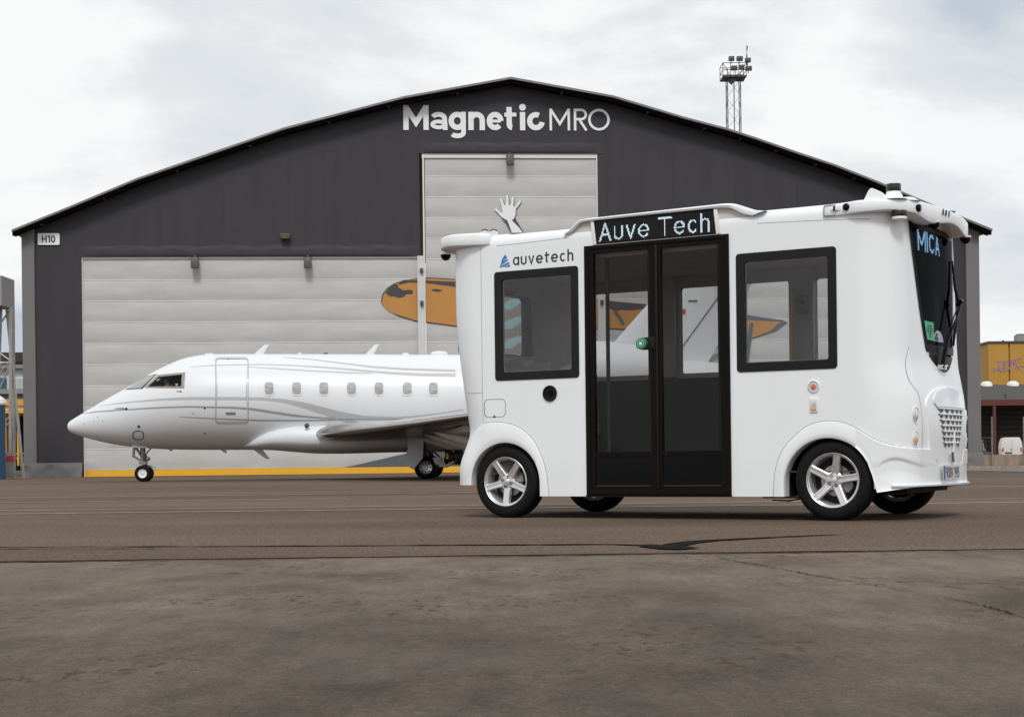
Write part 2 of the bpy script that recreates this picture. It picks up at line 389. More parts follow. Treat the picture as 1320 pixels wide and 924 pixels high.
# ------------------------------------------------------------------ lettering (own stroke alphabet)
def arc(cx, cy, rx, ry, a0, a1, n=16):
    return [(cx + rx * cos(radians(a0 + (a1 - a0) * i / n)), cy + ry * sin(radians(a0 + (a1 - a0) * i / n))) for i in range(n + 1)]
def glyph(ch, w, style=''):
    h = w / 2; X = 0.74
    def circ(W): return arc(W / 2, X / 2, W / 2 - h, X / 2 - h, 0, 360, 24)
    if ch == 'M':
        W = 0.86 + w * .75; return W, [[(h, 0), (h, 1)], [(W - h, 0), (W - h, 1)], [(h, 1 - h * .7), (W / 2, .30), (W - h, 1 - h * .7)]]
    if ch == 'R':
        W = .58 + w * .3; return W, [[(h, 0), (h, 1)], [(h, 1 - h), (W * .5, 1 - h)] + arc(W * .55, .73, W * .45 - h, .27 - h, 90, -90, 12) + [(h, .46 + h)], [(W * .45, .46), (W - h * .6, 0)]]
    if ch == 'P':
        W = .58; return W, [[(h, 0), (h, 1)], [(h, 1 - h), (W * .5, 1 - h)] + arc(W * .55, .73, W * .45 - h, .27 - h, 90, -90, 12) + [(h, .46 + h)]]
    if ch == 'O':
        W = 1.0 if style != 'n' else .6; return W, [arc(W / 2, .5, W / 2 - h, .5 - h, 0, 360, 32)]
    if ch == '0': return .6, [arc(.3, .5, .3 - h, .5 - h, 0, 360, 24)]
    if ch == 'V': return .64, [[(h, 1), (.32, h), (.64 - h, 1)]]
    if ch == 'H': return .66, [[(h, 0), (h, 1)], [(.66 - h, 0), (.66 - h, 1)], [(h, .5), (.66 - h, .5)]]
    if ch == '1': return .34, [[(.34 - h, 0), (.34 - h, 1)], [(.34 - h, 1 - h), (0.02, .8)]]
    if ch == '9': return .6, [arc(.3, .69, .3 - h, .31 - h, 0, 360, 20), arc(.3, .5, .3 - h, .5 - h, 15, -110, 12)]
    if ch == '5': return .58, [[(.54, 1 - h), (.12, 1 - h), (.09, .56)] + arc(.28, .33, .3 - h, .33 - h, 120, -140, 16)]
    if ch == 'I': return w, [[(h, 0), (h, 1)]]
    if ch == 'C': return .72, [arc(.4, .5, .4 - h, .5 - h, 45, 315, 22)]
    if ch == 'A': return .74, [[(h, 0), (.37, 1 - h), (.74 - h, 0)], [(.17, .32), (.57, .32)]]
    if ch == 'T': return .74, [[(0, 1 - h), (.74, 1 - h)], [(.37, 0), (.37, 1)]]
    if ch == 'a' and style == 'g':
        W = .60; return W, [circ(W), [(W - h, 0), (W - h, X)]]
    if ch == 'a':
        W = .56 + w * .7
        return W, [arc(W * .47, X - h - .17, W * .5 - h, .17, 155, 0, 12) + [(W - h, .16), (W - h, 0)], arc(W / 2 - .02, .225, W / 2 - h, .225 - h, 0, 360, 20)]
    if ch == 'g':
        W = .58 + w * .6; return W, [circ(W), [(W - h, X), (W - h, -.10)] + arc(W / 2, -.10, W / 2 - h, .24 - h, 0, -150, 14)]
    if ch == 'n':
        W = .54 + w * .6; r = W / 2 - h; return W, [[(h, 0), (h, X)], arc(W / 2, X - h - r, r, r, 180, 0, 14) + [(W - h, 0)]]
    if ch == 'h':
        W = .54; r = W / 2 - h; return W, [[(h, 0), (h, 1.02)], arc(W / 2, X - h - r, r, r, 180, 0, 14) + [(W - h, 0)]]
    if ch == 'u':
        W = .56; r = W / 2 - h; return W, [[(h, X)] + arc(W / 2, h + r, r, r, 180, 360, 14) + [(W - h, X)]]
    if ch == 'v': return .58, [[(h, X), (.29, h * .6), (.58 - h, X)]]
    if ch == 'e':
        W = .60 + w * .4; return W, [arc(W / 2, X / 2, W / 2 - h, X / 2 - h, 0, 318, 24), [(h, X / 2), (W - h, X / 2)]]
    if ch == 't':
        W = .38 + w * .5; x = W * .40; r = max(.13, h * 1.25); return W, [[(x, .94), (x, r + h)] + arc(x + r, r + h, r, r, 180, 262, 8), [(0, X - h), (W, X - h)]]
    if ch == 'i': return w, [[(h, 0), (h, X)], arc(h, .93, h * .3, h * .3, 0, 360, 12)]
    if ch == 'c' and style == 'm': W = .72; return W, [arc(W / 2, X / 2, W / 2 - h, X / 2 - h, 62, 352, 24)]
    if ch == 'c': W = .56; return W, [arc(W / 2 + .01, X / 2, W / 2 - h, X / 2 - h, 48, 312, 22)]
    return .3, []
def layout(text, w, gap=.1, style=''):
    x = 0; res = []
    for ch in text:
        if ch == ' ': x += .42; continue
        W, st = glyph(ch, w, style)
        res += [[(px + x, py) for px, py in s] for s in st]; x += W + gap
    return x - gap, res
def ribbons(mb, strokes, w, fn, th=0.01, step=0.0012):
    """fn(u, v, d) -> 3-D point; every stroke is its own thin solid, each a little prouder than the last"""
    for k, st in enumerate(strokes):
        P = [Vector(p) for p in st]; P = [P[0]] + [b for a, b in zip(P, P[1:]) if (a - b).length > 1e-5]; closed = (P[0] - P[-1]).length < 1e-6; n = len(P)
        cen = sum(P, Vector((0, 0))) / n
        if closed and max((p - cen).length for p in P) < w * .6:
            rd_ = (P[0] - cen).length + w / 2; pts = [(cen.x + rd_ * cos(2 * pi * i / 24), cen.y + rd_ * sin(2 * pi * i / 24)) for i in range(24)]
            mb.add([fn(x, y, th) for x, y in pts] + [fn(x, y, 0) for x, y in pts], [list(range(24))] + [(i, (i + 1) % 24, 24 + (i + 1) % 24, 24 + i) for i in range(24)]); continue
        Lf, Rt = [], []
        for i in range(n):
            a = P[i - 1] if i > 0 else (P[-2] if closed else None); b = P[i + 1] if i < n - 1 else (P[1] if closed else None)
            d1 = (P[i] - a).normalized() if a is not None else None; d2 = (b - P[i]).normalized() if b is not None else None
            if d1 is None: d1 = d2
            if d2 is None: d2 = d1
            n1 = Vector((-d1.y, d1.x)); n2 = Vector((-d2.y, d2.x)); mm = (n1 + n2)
            mm = mm.normalized() if mm.length > 1e-4 else n1
            sc = min(1 / max(mm.dot(n1), .2), 2.2)
            Lf.append(P[i] + mm * w / 2 * sc); Rt.append(P[i] - mm * w / 2 * sc)
        d = th + (k % 7) * step
        rows = [[fn(a.x, a.y, 0), fn(a.x, a.y, d), fn(b.x, b.y, d), fn(b.x, b.y, 0)] for a, b in zip(Lf, Rt)]
        mb.grid(rows)
        if not closed:
            mb.add(rows[0], [(0, 1, 2, 3)]); mb.add(rows[-1], [(3, 2, 1, 0)])
def dots(mb, strokes, w, pitch, fn, width, height, dot=.62):
    nx = int(width / pitch); ny = int(height / pitch)
    for iy in range(-1, ny + 1):
        for ix in range(nx + 1):
            p = Vector((ix * pitch, iy * pitch)); hit = False
            for st in strokes:
                for a, b in zip(st, st[1:]):
                    a = Vector(a); b = Vector(b); ab = b - a; L2 = ab.length_squared
                    t = 0 if L2 < 1e-9 else max(0, min(1, (p - a).dot(ab) / L2))
                    if (a + ab * t - p).length < w / 2: hit = True; break
                if hit: break
            if hit:
                q = pitch * dot / 2
                mb.add([fn(p.x - q, p.y - q, 0), fn(p.x + q, p.y - q, 0), fn(p.x + q, p.y + q, 0), fn(p.x - q, p.y + q, 0)], [(0, 1, 2, 3)])

# ================================================================== GROUND
g = MB()
g.add([(-1500, -1500, 0), (1500, -1500, 0), (1500, 2500, 0), (-1500, 2500, 0)], [(0, 1, 2, 3)])
ground = tag(g.build('ground', M['asphalt'], smooth=0), kind='structure')
# concrete slab in front, its far edge slightly ragged
g = MB(); edge = []
k = 400
for i in range(k + 1):
    x = -10 + 20 * i / k
    edge.append((x, 7.98 + 0.012 * x + random.uniform(-.012, .012) + .02 * sin(x * 1.7), 0.006))
vs = [(-400, -400, 0.006), (-400, 7.86, .006)] + edge + [(400, 8.1, .006), (400, -400, 0.006)]
g.add(vs, [list(range(len(vs)))])
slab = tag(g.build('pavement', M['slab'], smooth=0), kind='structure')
# bitumen joints and marks
def strip(name, pts, wd, matn, parent, z=.008, jit=0.0):
    mb = MB(); rows = []
    dense = []
    for (a, b) in zip(pts, pts[1:]):
        n = max(1, int((Vector(b) - Vector(a)).length / .12))
        dense += [tuple(Vector(a).lerp(Vector(b), i / n)) for i in range(n)]
    dense.append(pts[-1])
    for i, p in enumerate(dense):
        a = Vector(dense[max(i - 1, 0)]); b = Vector(dense[min(i + 1, len(dense) - 1)]); d = (b - a).normalized(); nn = Vector((-d.y, d.x))
        ww = (wd if not isinstance(wd, list) else interp([(q / (len(wd) - 1), v) for q, v in enumerate(wd)], i / len(dense))) / 2
        j1 = random.uniform(-jit, jit); j2 = random.uniform(-jit, jit)
        rows.append([(p[0] + nn.x * (ww + j1), p[1] + nn.y * (ww + j1), z), (p[0] - nn.x * (ww + j2), p[1] - nn.y * (ww + j2), z)])
    mb.grid(rows)
    return mb.build(name, matn, parent, smooth=0)
strip('bitumen_joint', [(-9, 7.90), (-3, 7.965), (0, 8.01), (3, 8.045), (9, 8.12)], .10, M['tar'], ground, .010, .016)
def gp(px, py):
    u = (px - 660) / F; v = (HOR - py) / F; a = u * cos(ROLL) + v * sin(ROLL); b = -u * sin(ROLL) + v * cos(ROLL); Y = -CH / b; return (a * Y, Y)
strip('bitumen_seam', [(-9, 9.6), gp(0, 705.5), gp(300, 704.5), gp(660, 702.5), gp(790, 702), gp(850, 703.5)], [.03, .035, .045, .035, .06, .08], M['tar'], ground, .004, .02)
strip('bitumen_seam', [gp(-30, 708), gp(200, 707.5)], .03, M['tar'], ground, .005, .012)
strip('bitumen_seam', [gp(835, 702.5), gp(858, 706), gp(878, 707.5), gp(890, 708)], [.08, .20, .28, .20, .05], M['tar'], ground, .006, .03)
strip('bitumen_seam', [gp(866, 704), gp(885, 700), gp(920, 696.8), gp(1000, 692.8), gp(1090, 689)], [.16, .15, .10, .08, .05, .02], M['tar'], ground, .005, .015)
for a, b, wd in (((-30, 16.25), (30, 16.15), .085), ((-12, 17.45), (3.5, 17.45), .06), ((-6.9, 21.35), (-2.2, 21.55), .08), ((-30, 24.5), (30, 24.7), .10), ((2.5, 17.6), (30, 17.55), .06)):
    strip('painted_line', [a, b], wd, M['line'], ground, .005, .012)
# concrete cracks
def crack(pts):
    q = []
    for a, b in zip(pts, pts[1:]):
        n = 14
        q += [(a[0] + (b[0] - a[0]) * i / n + random.uniform(-.006, .006), a[1] + (b[1] - a[1]) * i / n + random.uniform(-.02, .02)) for i in range(n)]
    q.append(pts[-1])
    strip('crack', q, [.003, .008, .004, .009, .004, .003], M['tar'], slab, .0095, .0015)
def gp(px, py): 
    u = (px - 660) / F; v = (HOR - py) / F; a = u * cos(ROLL) + v * sin(ROLL); b = -u * sin(ROLL) + v * cos(ROLL); Y = -CH / b; return (a * Y, Y)
crack([gp(925, 721), gp(965, 728), gp(1000, 734), gp(1045, 743), gp(1100, 752), gp(1165, 764)])
crack([gp(1215, 773), gp(1255, 780), gp(1285, 788), gp(1325, 801)])

# ================================================================== HANGAR
HA = radians(4.2)
hang = empty('hangar', (0, 70, 0), HA)
tag(hang, 'large dark grey fabric hangar with arched roof, pale doors and white lettering above', 'hangar')
def hp(px, py):
    """pixel -> (a, z) on the facade plane"""
    u = (px - 660) / F; v = (HOR - py) / F; a = u * cos(ROLL) + v * sin(ROLL); b = -u * sin(ROLL) + v * cos(ROLL)
    s = 70 * a / (cos(HA) - a * sin(HA)); return (s, CH + b * (70 + s * sin(HA)))
aL, aR = hp(33, 600)[0], hp(1263, 600)[0]
roofpts = [hp(*p) for p in ((36, 290), (87, 267), (174.5, 230.5), (276, 195.5), (363.6, 165.5), (480, 135), (519, 125), (657, 100), (789, 124), (879, 151), (936, 166), (973, 178), (1028, 197), (1076, 213), (1127, 233), (1200, 264), (1262, 290))]
dL0, dL1, dLt = hp(107, 500)[0], hp(541, 500)[0], hp(300, 330)[1]
dC0, dC1, dCt = hp(546, 400)[0], hp(770, 240)[0], hp(657, 197)[1]
dR0, dR1, dRt = hp(776, 400)[0], hp(1209, 500)[0], dLt
wall = MB()
dL0b, dR1b = dL0, dR1
poly = [(aL, 0), (dL0, 0), (dL0, dLt), (dC0 - .12, dLt), (dC0 - .12, dCt), (dC1 + .02, dCt), (dC1 + .02, dRt), (dR1, dRt), (dR1, 0), (aR, 0), (aR, roofpts[-1][1] - .1)] + [(a, z - .12) for a, z in roofpts[::-1][1:-1]] + [(aL, roofpts[0][1] - .1)]
wall.prism(poly, 'y', 0, .35)
wall.build('wall', M['tarp'], hang, smooth=0)
# gathered cloth rolls above the doors
for (a0, a1, z) in ((dL0 - .1, dC0 - .2, dLt), (dC0 - .25, dC1 + .25, dCt), (dC1 + .2, dR1 + .1, dRt)):
    mb = MB(); rows = []; n = int((a1 - a0) / .12)
    for i in range(n + 1):
        a = a0 + (a1 - a0) * i / n
        sag = .10 * abs(sin((a - a0) * pi / 2.35)) ** .6 + .03 * sin(a * 5.1)
        tp_ = .55 * min(1, min(a - a0, a1 - a) / .8 + .12); dz_ = lambda y: y * tp_
        rows.append([(a, .01, z + .50), (a, dz_(-.012 - .012 * sin(a * 3)), z + .42 - .12 * sag), (a, dz_(-.035 - .025 * sin(a * 4.3)), z + .28 + .6 * sag), (a, dz_(-.075), z + .20 + .3 * sag), (a, dz_(-.05), z + .14), (a, dz_(-.10), z + .02), (a, -.02, z - .03)])
    mb.grid(rows); mb.build('cloth_roll', M['tarp'], hang, smooth=50)
# vertical tarpaulin welds on the gable
for px in (205, 287, 371, 452, 530, 620, 700, 785, 870, 950, 1030):
    a = hp(px, 300)[0]; zt = interp([(p[0], p[1]) for p in roofpts], a) - .3; zb = (dCt if dC0 < a < dC1 else dLt) + .65
    if zt > zb: MB().box((a - .05, -.012, zb), (a + .05, .01, zt)).build('weld_seam', M['tarp'], hang, smooth=0)
M['skirt'] = mat('skirt_cloth', (.125, .122, .12), .65, var=.12, vscale=1.5, bump=.4, bscale=1.5)
# corner columns and base skirts
for (a0, a1) in ((aL - .05, hp(47, 500)[0]), (hp(1246, 500)[0], aR + .05)):
    MB().box((a0, -.12, .45), (a1, .5, roofpts[0][1] - .02)).build('corner_column', M['tarpgrey'], hang, smooth=0, bevel=.04)
for (a0, a1) in ((aL - .1, dL0 - .03), (dR1 + .03, aR + .1)):
    mb = MB(); rows = []; n = 40
    for i in range(n + 1):
        a = a0 + (a1 - a0) * i / n
        rows.append([(a, -.13, .60), (a, -.22 - .03 * sin(a * 7), .52), (a, -.26 - .04 * sin(a * 5 + 1), .3), (a, -.30 - .03 * sin(a * 9), .16), (a, -.34, .0)])
    mb.grid(rows); mb.build('base_skirt', M['skirt'], hang, smooth=50)
# side walls and back
zc = roofpts[0][1] - .1
MB().box((aL + .02, .5, 0), (aL + .3, 60, zc)).build('side_wall', M['tarpgrey'], hang, smooth=0)
MB().box((aR - .3, .5, 0), (aR - .02, 60, zc)).build('side_wall', M['tarpgrey'], hang, smooth=0)
# roof shell
eL = hp(13, 297); eR = hp(1278, 296)
rp = [(a * .9892, CH + (z - CH) * .9892) for a, z in [eL] + roofpts[1:-1] + [eR]]
def roofband(name, up, dn, y0, y1, m_, lo=0.0):
    mb = MB(); n = len(rp)
    top = [(a, z + up) for a, z in rp]; bot = [(a, z + dn) for a, z in rp]
    mb.prism(top + bot[::-1], 'y', y0, y1); return mb.build(name, m_, hang, smooth=0)
roofband('roof', .03, -.06, -.75, 60, M['roofm'])
roofband('roof_edge', -.065, -.20, -.62, -.42, M['soffit'])
roofband('soffit', -.10, -.17, -.41, -.005, M['soffit'])
for a, z in [((p[0] + q[0]) / 2, (p[1] + q[1]) / 2) for p, q in zip(rp, rp[1:])]:
    MB().box((a - .04, -.60, z - .225), (a + .04, -.15, z - .17)).build('roof_bracket', M['greyd'], hang, smooth=0)
# doors: cloth panels one by one, pale ribs between
def door(a0, a1, z0, zt, rows, rail=True):
    h = (zt - z0) / rows
    for i in range(rows):
        mb = MB(); b0 = z0 + i * h + .0085; b1 = z0 + (i + 1) * h - .021; n = 24
        r = []
        for j in range(n + 1):
            a = a0 + (a1 - a0) * j / n
            sg = random.uniform(-.002, .002)
            r.append([(a, .116, b0), (a, .112 + sg, b0 + .012), (a, .106 + sg, (b0 + b1) / 2), (a, .110 + sg, b1 - .02), (a, .114, b1)])
        mb.grid(r); mb.build('door_panel', M['panel'], hang, smooth=60)
        MB().box((a0, .098, z0 + (i + 1) * h - .022), (a1, .15, z0 + (i + 1) * h + .008)).build('door_rib', M['panelrib'], hang, smooth=0)
door(dL0 + .02, dL1, .26, dLt - .10, 10)
door(dC0 + .12, dC1 - .03, .26, dCt - .10, 15)
door(dC1 + .25, dR1 - .02, .26, dRt - .10, 10)
MB().box((dL0, .04, dLt - .10), (dL1, .15, dLt)).build('door_header', M['panelrib'], hang, smooth=0)
MB().box((dC0, .04, dCt - .22), (dC1, .15, dCt)).build('door_header', M['panelrib'], hang, smooth=0)
MB().box((dC1 + .2, .04, dRt - .10), (dR1, .15, dRt)).build('door_header', M['panelrib'], hang, smooth=0)
MB().box((dL0 - .02, .03, 0), (dL0 + .03, .2, dLt)).build('door_jamb', M['panelrib'], hang, smooth=0)
MB().box((dC0 + .02, .03, dRt), (dC0 + .09, .2, dCt)).build('door_jamb', M['panelrib'], hang, smooth=0)
MB().box((dC1 - .03, .03, dRt), (dC1 + .015, .2, dCt)).build('door_jamb', M['panelrib'], hang, smooth=0)
for a in (dL1, dC1 + .0):
    mb = MB(); mb.box((a, -.02, 0), (a + .26, .25, dLt - .01)); mb.box((a - .04, -.04, 0), (a + .03, .0, dLt - .015)); mb.box((a + .23, -.04, 0), (a + .30, .0, dLt - .015))
    rl = mb.build('door_rail', M['rail'], hang, smooth=0)
    for zz in (hp(544, 349)[1], hp(544, 391)[1]):
        MB().box((a + .07, -.16, zz - .1), (a + .2, -.02, zz + .1)).build('rail_latch', M['greyd'], rl, smooth=30, bevel=.02)
# yellow sill cloths
for a0, a1 in ((dL0 + .03, dL1), (dC0 + .12, dC1 - .05), (dC1 + .25, dR1 - .03)):
    MB().box((a0, .05, 0.0), (a1, .16, .262)).build('yellow_sill', M['yellow'], hang, smooth=0)
# floodlights on the front
for px, py, s in ((252, 339, .3), (397, 339, .3), (657, 207, .32)):
    a, z = hp(px, py); mb = MB()
    mb.prism([(-.42, z - .26), (-.20, z - .26), (-.06, z + .14), (-.06, z + .24), (-.36, z + .20)], 'x', a - .16, a + .16)
    mb.box((a - .05, -.2, z + .14), (a + .05, .05, z + .3))
    fl = mb.build('floodlight', M['greyd'], hang, smooth=30, bevel=.02)
a, z = hp(368, 305); mb = MB(); mb.box((a - .2, -.25, z - .09), (a + .2, 0, z + .1)); mb.box((a - .16, -.30, z - .13), (a + .16, -.2, z - .06)); mb.build('wall_lamp', mat('bronze_lamp', (.10, .06, .04), .4), hang, smooth=30, bevel=.02)
# H10 sign
a0, z0 = hp(49, 316); a1, z1 = hp(77, 301)
sg = MB().prism(rrect(a0, z0, a1, z1, .05), 'y', -.06, -.01).build('number_sign', M['sign'], hang, smooth=0)
wd, st = layout('H10', .16, .12); sc = .62 * (z1 - z0); ox = (a0 + a1) / 2 - wd * sc / 2; oz = z0 + .19 * (z1 - z0)
mb = MB(); ribbons(mb, st, .16, lambda u, v, d: (ox + u * sc, -.061 - d, oz + v * sc), .006); mb.build('lettering', M['ink'], sg, smooth=0)
# big name on the gable
def gable_text(items, wgt, base, cap, x0):
    mb = MB()
    for ch, x, style in items:
        W, st2 = glyph(ch, wgt, style)
        for k2, s2 in enumerate(st2):
            wf = {('e', 1): .55, ('a', 1): .72, ('t', 1): .72, ('a', 0): .9, ('g', 1): .9}.get((ch, k2), 1.0)
            ribbons(mb, [s2], wgt * wf, lambda u, v, d: (x0 + (u + x) * cap, -.03 - d - k2 * .003, base + v * cap), .012, .002)
    return mb.build('lettering', M['sign'], hang, smooth=0)
b0 = hp(520, 168); b1 = hp(520, 136)
cap = b1[1] - b0[1]; x0 = b0[0]
gable_text([('M', 0, ''), ('a', 1.08, ''), ('g', 1.82, ''), ('n', 2.62, ''), ('e', 3.36, ''), ('t', 4.08, ''), ('i', 4.71, ''), ('c', 5.0, 'm')], .215, b0[1], cap, x0)
gable_text([('M', 6.68, ''), ('R', 7.80, ''), ('O', 8.46, '')], .115, b0[1], cap * .885, x0)
# ---- mural on the doors (flat print)
def print_poly(name, pix, m_, d):
    mb = MB(); pts = [hp(*p) for p in pix]; n = len(pts)
    mb.prism(pts, 'y', .08 - d, .084 - d); return mb.build(name, m_, hang, smooth=0)
board = [(491, 388), (493, 379), (499, 371), (508, 365), (520, 361), (535, 359), (552, 357.5), (575, 358.5), (620, 363), (700, 376), (790, 389), (880, 398), (960, 406), (1000, 411), (1016, 415), (1008, 421), (995, 428), (975, 435), (955, 440), (900, 436), (830, 427), (790, 424), (700, 424), (640, 423), (590, 421), (560, 417), (535, 414), (515, 408), (500, 400), (493, 393)]
cx = sum(p[0] for p in board) / len(board); cy = sum(p[1] for p in board) / len(board)
print_poly('mural_board_outline', board, M['m_dark'], .0)
print_poly('mural_board', [(p[0] + (1.2 if p[0] < 560 else (-3 if p[0] > 990 else 0)), p[1] + (1.3 if p[1] < 403 + (p[0] - 560) * .03 else -1.2)) for p in board], M['m_orange'], .006)
print_poly('mural_patch', [(497, 378), (502, 370), (508, 366), (514, 367), (513, 370), (520, 374), (530, 373), (533, 376), (531, 379), (524, 379), (520, 383), (514, 384), (508, 382), (503, 382)], M['m_dark'], .012)
print_poly('mural_patch', [(520, 362), (540, 361), (590, 363), (700, 381), (700, 387), (590, 370), (545, 364), (526, 364), (515, 367), (514, 365)], M['m_dark'], .013)
print_poly('mural_patch', [(556, 373), (562, 372), (571, 374), (566, 376), (558, 375)], M['m_dark'], .014)
print_poly('mural_patch', [(779, 387), (835, 392), (830, 398), (812, 400), (800, 399), (795, 402), (788, 398), (779, 399)], M['m_dark'], .015)
print_poly('mural_patch', [(791, 402), (795, 400), (806, 416), (803, 420)], M['m_slate'], .016)
print_poly('mural_patch', [(950, 404), (1012, 413), (1000, 414), (950, 411)], M['m_slate'], .017)
print_poly('mural_patch', [(1012, 414), (1016, 415), (1000, 427), (985, 431), (996, 424), (1003, 417)], M['m_slate'], .018)
print_poly('mural_patch', [(967, 416), (972, 416), (965, 470), (959, 470)], M['m_slate'], .019)
# striped flank
print_poly('mural_flank', [(600, 300), (690, 330), (700, 470), (596, 470)], M['m_brown'], .020)
for i in range(8):
    y = 366 + i * 25
    if y > 470: break
    print_poly('mural_stripe', [(604, y + 22), (618, y + 12), (634, y + 8), (646, y + 3), (655, y - 4), (668, y - 8), (690, y - 12), (690, y - 1), (676, y + 1), (668, y + 1), (660, y + 8), (652, y + 8), (646, y + 14), (630, y + 17), (604, y + 27)], M['m_teal'], .026)
print_poly('mural_flank', [(925, 432), (960, 432), (960, 490), (898, 490)], M['m_brown'], .021)
for i in range(3):
    y = 445 + i * 14
    print_poly('mural_stripe', [(918, y + 9), (930, y), (960, y - 6), (960, y + 1), (934, y + 6), (914, y + 15)], M['m_teal'], .027)
# waving hand
hand = [(637, 270), (640, 268.5), (645, 273), (648, 274), (647, 268), (645, 258), (645, 255.5), (647.5, 256), (649, 261), (650.5, 264.5), (652.5, 263), (652.5, 252), (654.5, 251), (655.7, 254), (656, 264), (658, 264.5), (659, 262), (659.8, 254), (662, 253.5), (662.6, 256), (661.5, 266), (664, 266.5), (667, 262), (670.5, 258), (672, 259.5), (670, 263), (665, 269), (664.5, 277), (662.5, 282), (660, 284), (676, 300), (660, 300), (654.5, 285), (652.5, 283.5), (646.5, 279.5), (641.5, 273.5)]
print_poly('mural_hand_outline', [(p[0] + .8, p[1] + .3) for p in hand], M['m_dark'], .028)
print_poly('mural_hand', hand, M['m_white'], .033)
print_poly('mural_hand_shade', [(664, 279), (665, 283), (675, 299), (673.5, 299), (663, 284.5), (659.5, 284), (662, 282.5)], M['m_dark'], .037)
print_poly('mural_hand_shade', [(645.5, 281), (651, 283.8), (653.5, 282.8), (653.5, 285), (659, 298), (658, 298), (652, 286.5)], M['m_dark'], .038)
for ex in (625, 636.5):
    print_poly('mural_eye', [(ex + 6 * cos(t * pi / 8), 301 + 5.5 * sin(t * pi / 8)) for t in range(16)], M['m_white'], .030)
    print_poly('mural_eye_lid', [(ex + 6.5 * cos(t * pi / 10), 301 - 6 * sin(t * pi / 10)) for t in range(2, 9)] + [(ex + 4 * cos(t * pi / 10), 300 - 3.6 * sin(t * pi / 10)) for t in range(8, 1, -1)], M['m_dark'], .036)
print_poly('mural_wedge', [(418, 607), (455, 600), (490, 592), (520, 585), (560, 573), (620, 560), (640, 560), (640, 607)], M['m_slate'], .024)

# ================================================================== FLOODLIGHT MAST behind the hangar
mast = empty('floodlight_mast', tuple(pt(951, 590, 118)[:2]) + (0,)); tag(mast, 'tall lattice floodlight mast rising behind the right side of the hangar roof', 'light mast')
mz = pt(951, 100, 118).z; sc_ = 118 / F
def at(px, py): p = pt(px, py, 118); return (p.x - mast.location.x, p.z)
mb = MB(); hw = .45
legs = [(-.47, -.3), (.47, -.3), (.47, .5), (-.47, .5), (0.05, .1)]
for lx, ly in legs:
    mb.tube([(lx, ly, 0), (lx, ly, mz + .2)], .035, 6)
mb.build('tower_leg', M['greyd'], mast)
mb = MB(); z = 14.0
while z < mz - .5:
    for (p, q) in ((0, 1), (1, 2), (2, 3), (3, 0)):
        a = legs[p]; b = legs[q]
        mb.tube([(a[0], a[1], z), (b[0], b[1], z + 1.15)], .014, 4); mb.tube([(b[0], b[1], z + 1.15), (a[0], a[1], z + 2.3)], .014, 4)
    z += 2.3
mb.build('tower_lattice', M['greyd'], mast)
zp = at(951, 102)[1]; zr = at(951, 84)[1]
mb = MB(); mb.box((-.85, -.7, zp), (.85, .9, zp + .12)); mb.prism([(-.45, zp), (.25, zp), (-.1, zp - .35)], 'y', -.4, .4)
mb.build('platform', M['greyd'], mast, smooth=0)
mb = MB()
for x in (-.85, -.3, .3, .85):
    for y in (-.7, .9): mb.tube([(x, y, zp), (x, y, zr)], .025, 5)
for zz in (zr, (zr + zp) / 2):
    mb.tube([(-.85, -.7, zz), (.85, -.7, zz)], .025, 5); mb.tube([(-.85, .9, zz), (.85, .9, zz)], .025, 5); mb.tube([(-.85, -.7, zz), (-.85, .9, zz)], .025, 5); mb.tube([(.85, -.7, zz), (.85, .9, zz)], .025, 5)
mb.tube([(-.85, -.7, zr), (-.3, -.7, zp)], .025, 5); mb.tube([(.85, -.7, (zr + zp) / 2 + .1), (.0, -.7, zp)], .025, 5)
mb.build('railing', M['greyd'], mast)
for px, py, r in ((941, 79, .2), (951.5, 79, .22), (962, 81, .2), (944.5, 91, .22), (954, 90, .2), (963, 91.5, .22)):
    x, zz = at(px, py); mb = MB()
    mb.box((x - r, -.95, zz - .17), (x + r, -.62, zz + .13)); mb.box((x - r * .7, -.62, zz - .1), (x + r * .7, -.4, zz + .16)); mb.tube([(x, -.6, zz), (x, -.6, zz - .35)], .03, 5)
    mb.build('floodlight', M['greyd'], mast, smooth=30, bevel=.03)
x, zt = at(962.5, 58); mb = MB(); mb.tube([(x, 0, zr - .2), (x, 0, zt)], [.03, .015], 5); mb.tube([(x, 0, zt - .45), (x + .06, 0, zt - .1)], .035, 6); mb.tube([(x, 0, zr + .4), (x, 0, zr + .75)], .045, 6)
mb.build('antenna', M['greyd'], mast)

# ================================================================== LEFT BACKGROUND
# lattice tower with a grey cabinet on top
T = 62.0; to = pt(10, 600, T); tw = empty('lattice_tower', (to.x, T, 0)); tag(tw, 'pale steel lattice tower carrying a grey cabinet at the left edge', 'tower')
def tp(px, py, y=0): p = pt(px, py, T + y); return (p.x - to.x, y, p.z)
b0 = tp(-30, 397); b1 = tp(15.5, 358)
mb = MB(); mb.box((b0[0], -.8, b0[2]), (b1[0] - .15, .8, b1[2])); mb.build('cabinet', M['grey'], tw, smooth=0, bevel=.02)
mb = MB()
for (pa, pb, y) in (((14, 397), (13, 616), 0), ((17, 397), (18.5, 614), .6), ((9, 399), (30, 616), .2), ((1, 399), (-6, 614), .6), ((-20, 398), (-22, 614), 0)):
    mb.tube([tp(*pa, y), tp(*pb, y)], .07, 6)
mb.build('tower_leg', M['galv'], tw)
mb = MB()
for (pa, pb) in (((-5, 425), (16, 395)), ((-5, 452), (14, 465)), ((-5, 470), (14, 466)), ((-5, 485), (13, 466)), ((-8, 560), (13, 536)), ((-8, 566), (16, 540)), ((-8, 590), (14, 612)), ((-8, 584), (17, 612)), ((-8, 466), (12, 468)), ((-10, 612), (16, 613)), ((0, 500), (13, 470))):
    mb.tube([tp(*pa, .1), tp(*pb, .1)], .032, 5)
mb.build('tower_brace', M['galv'], tw)
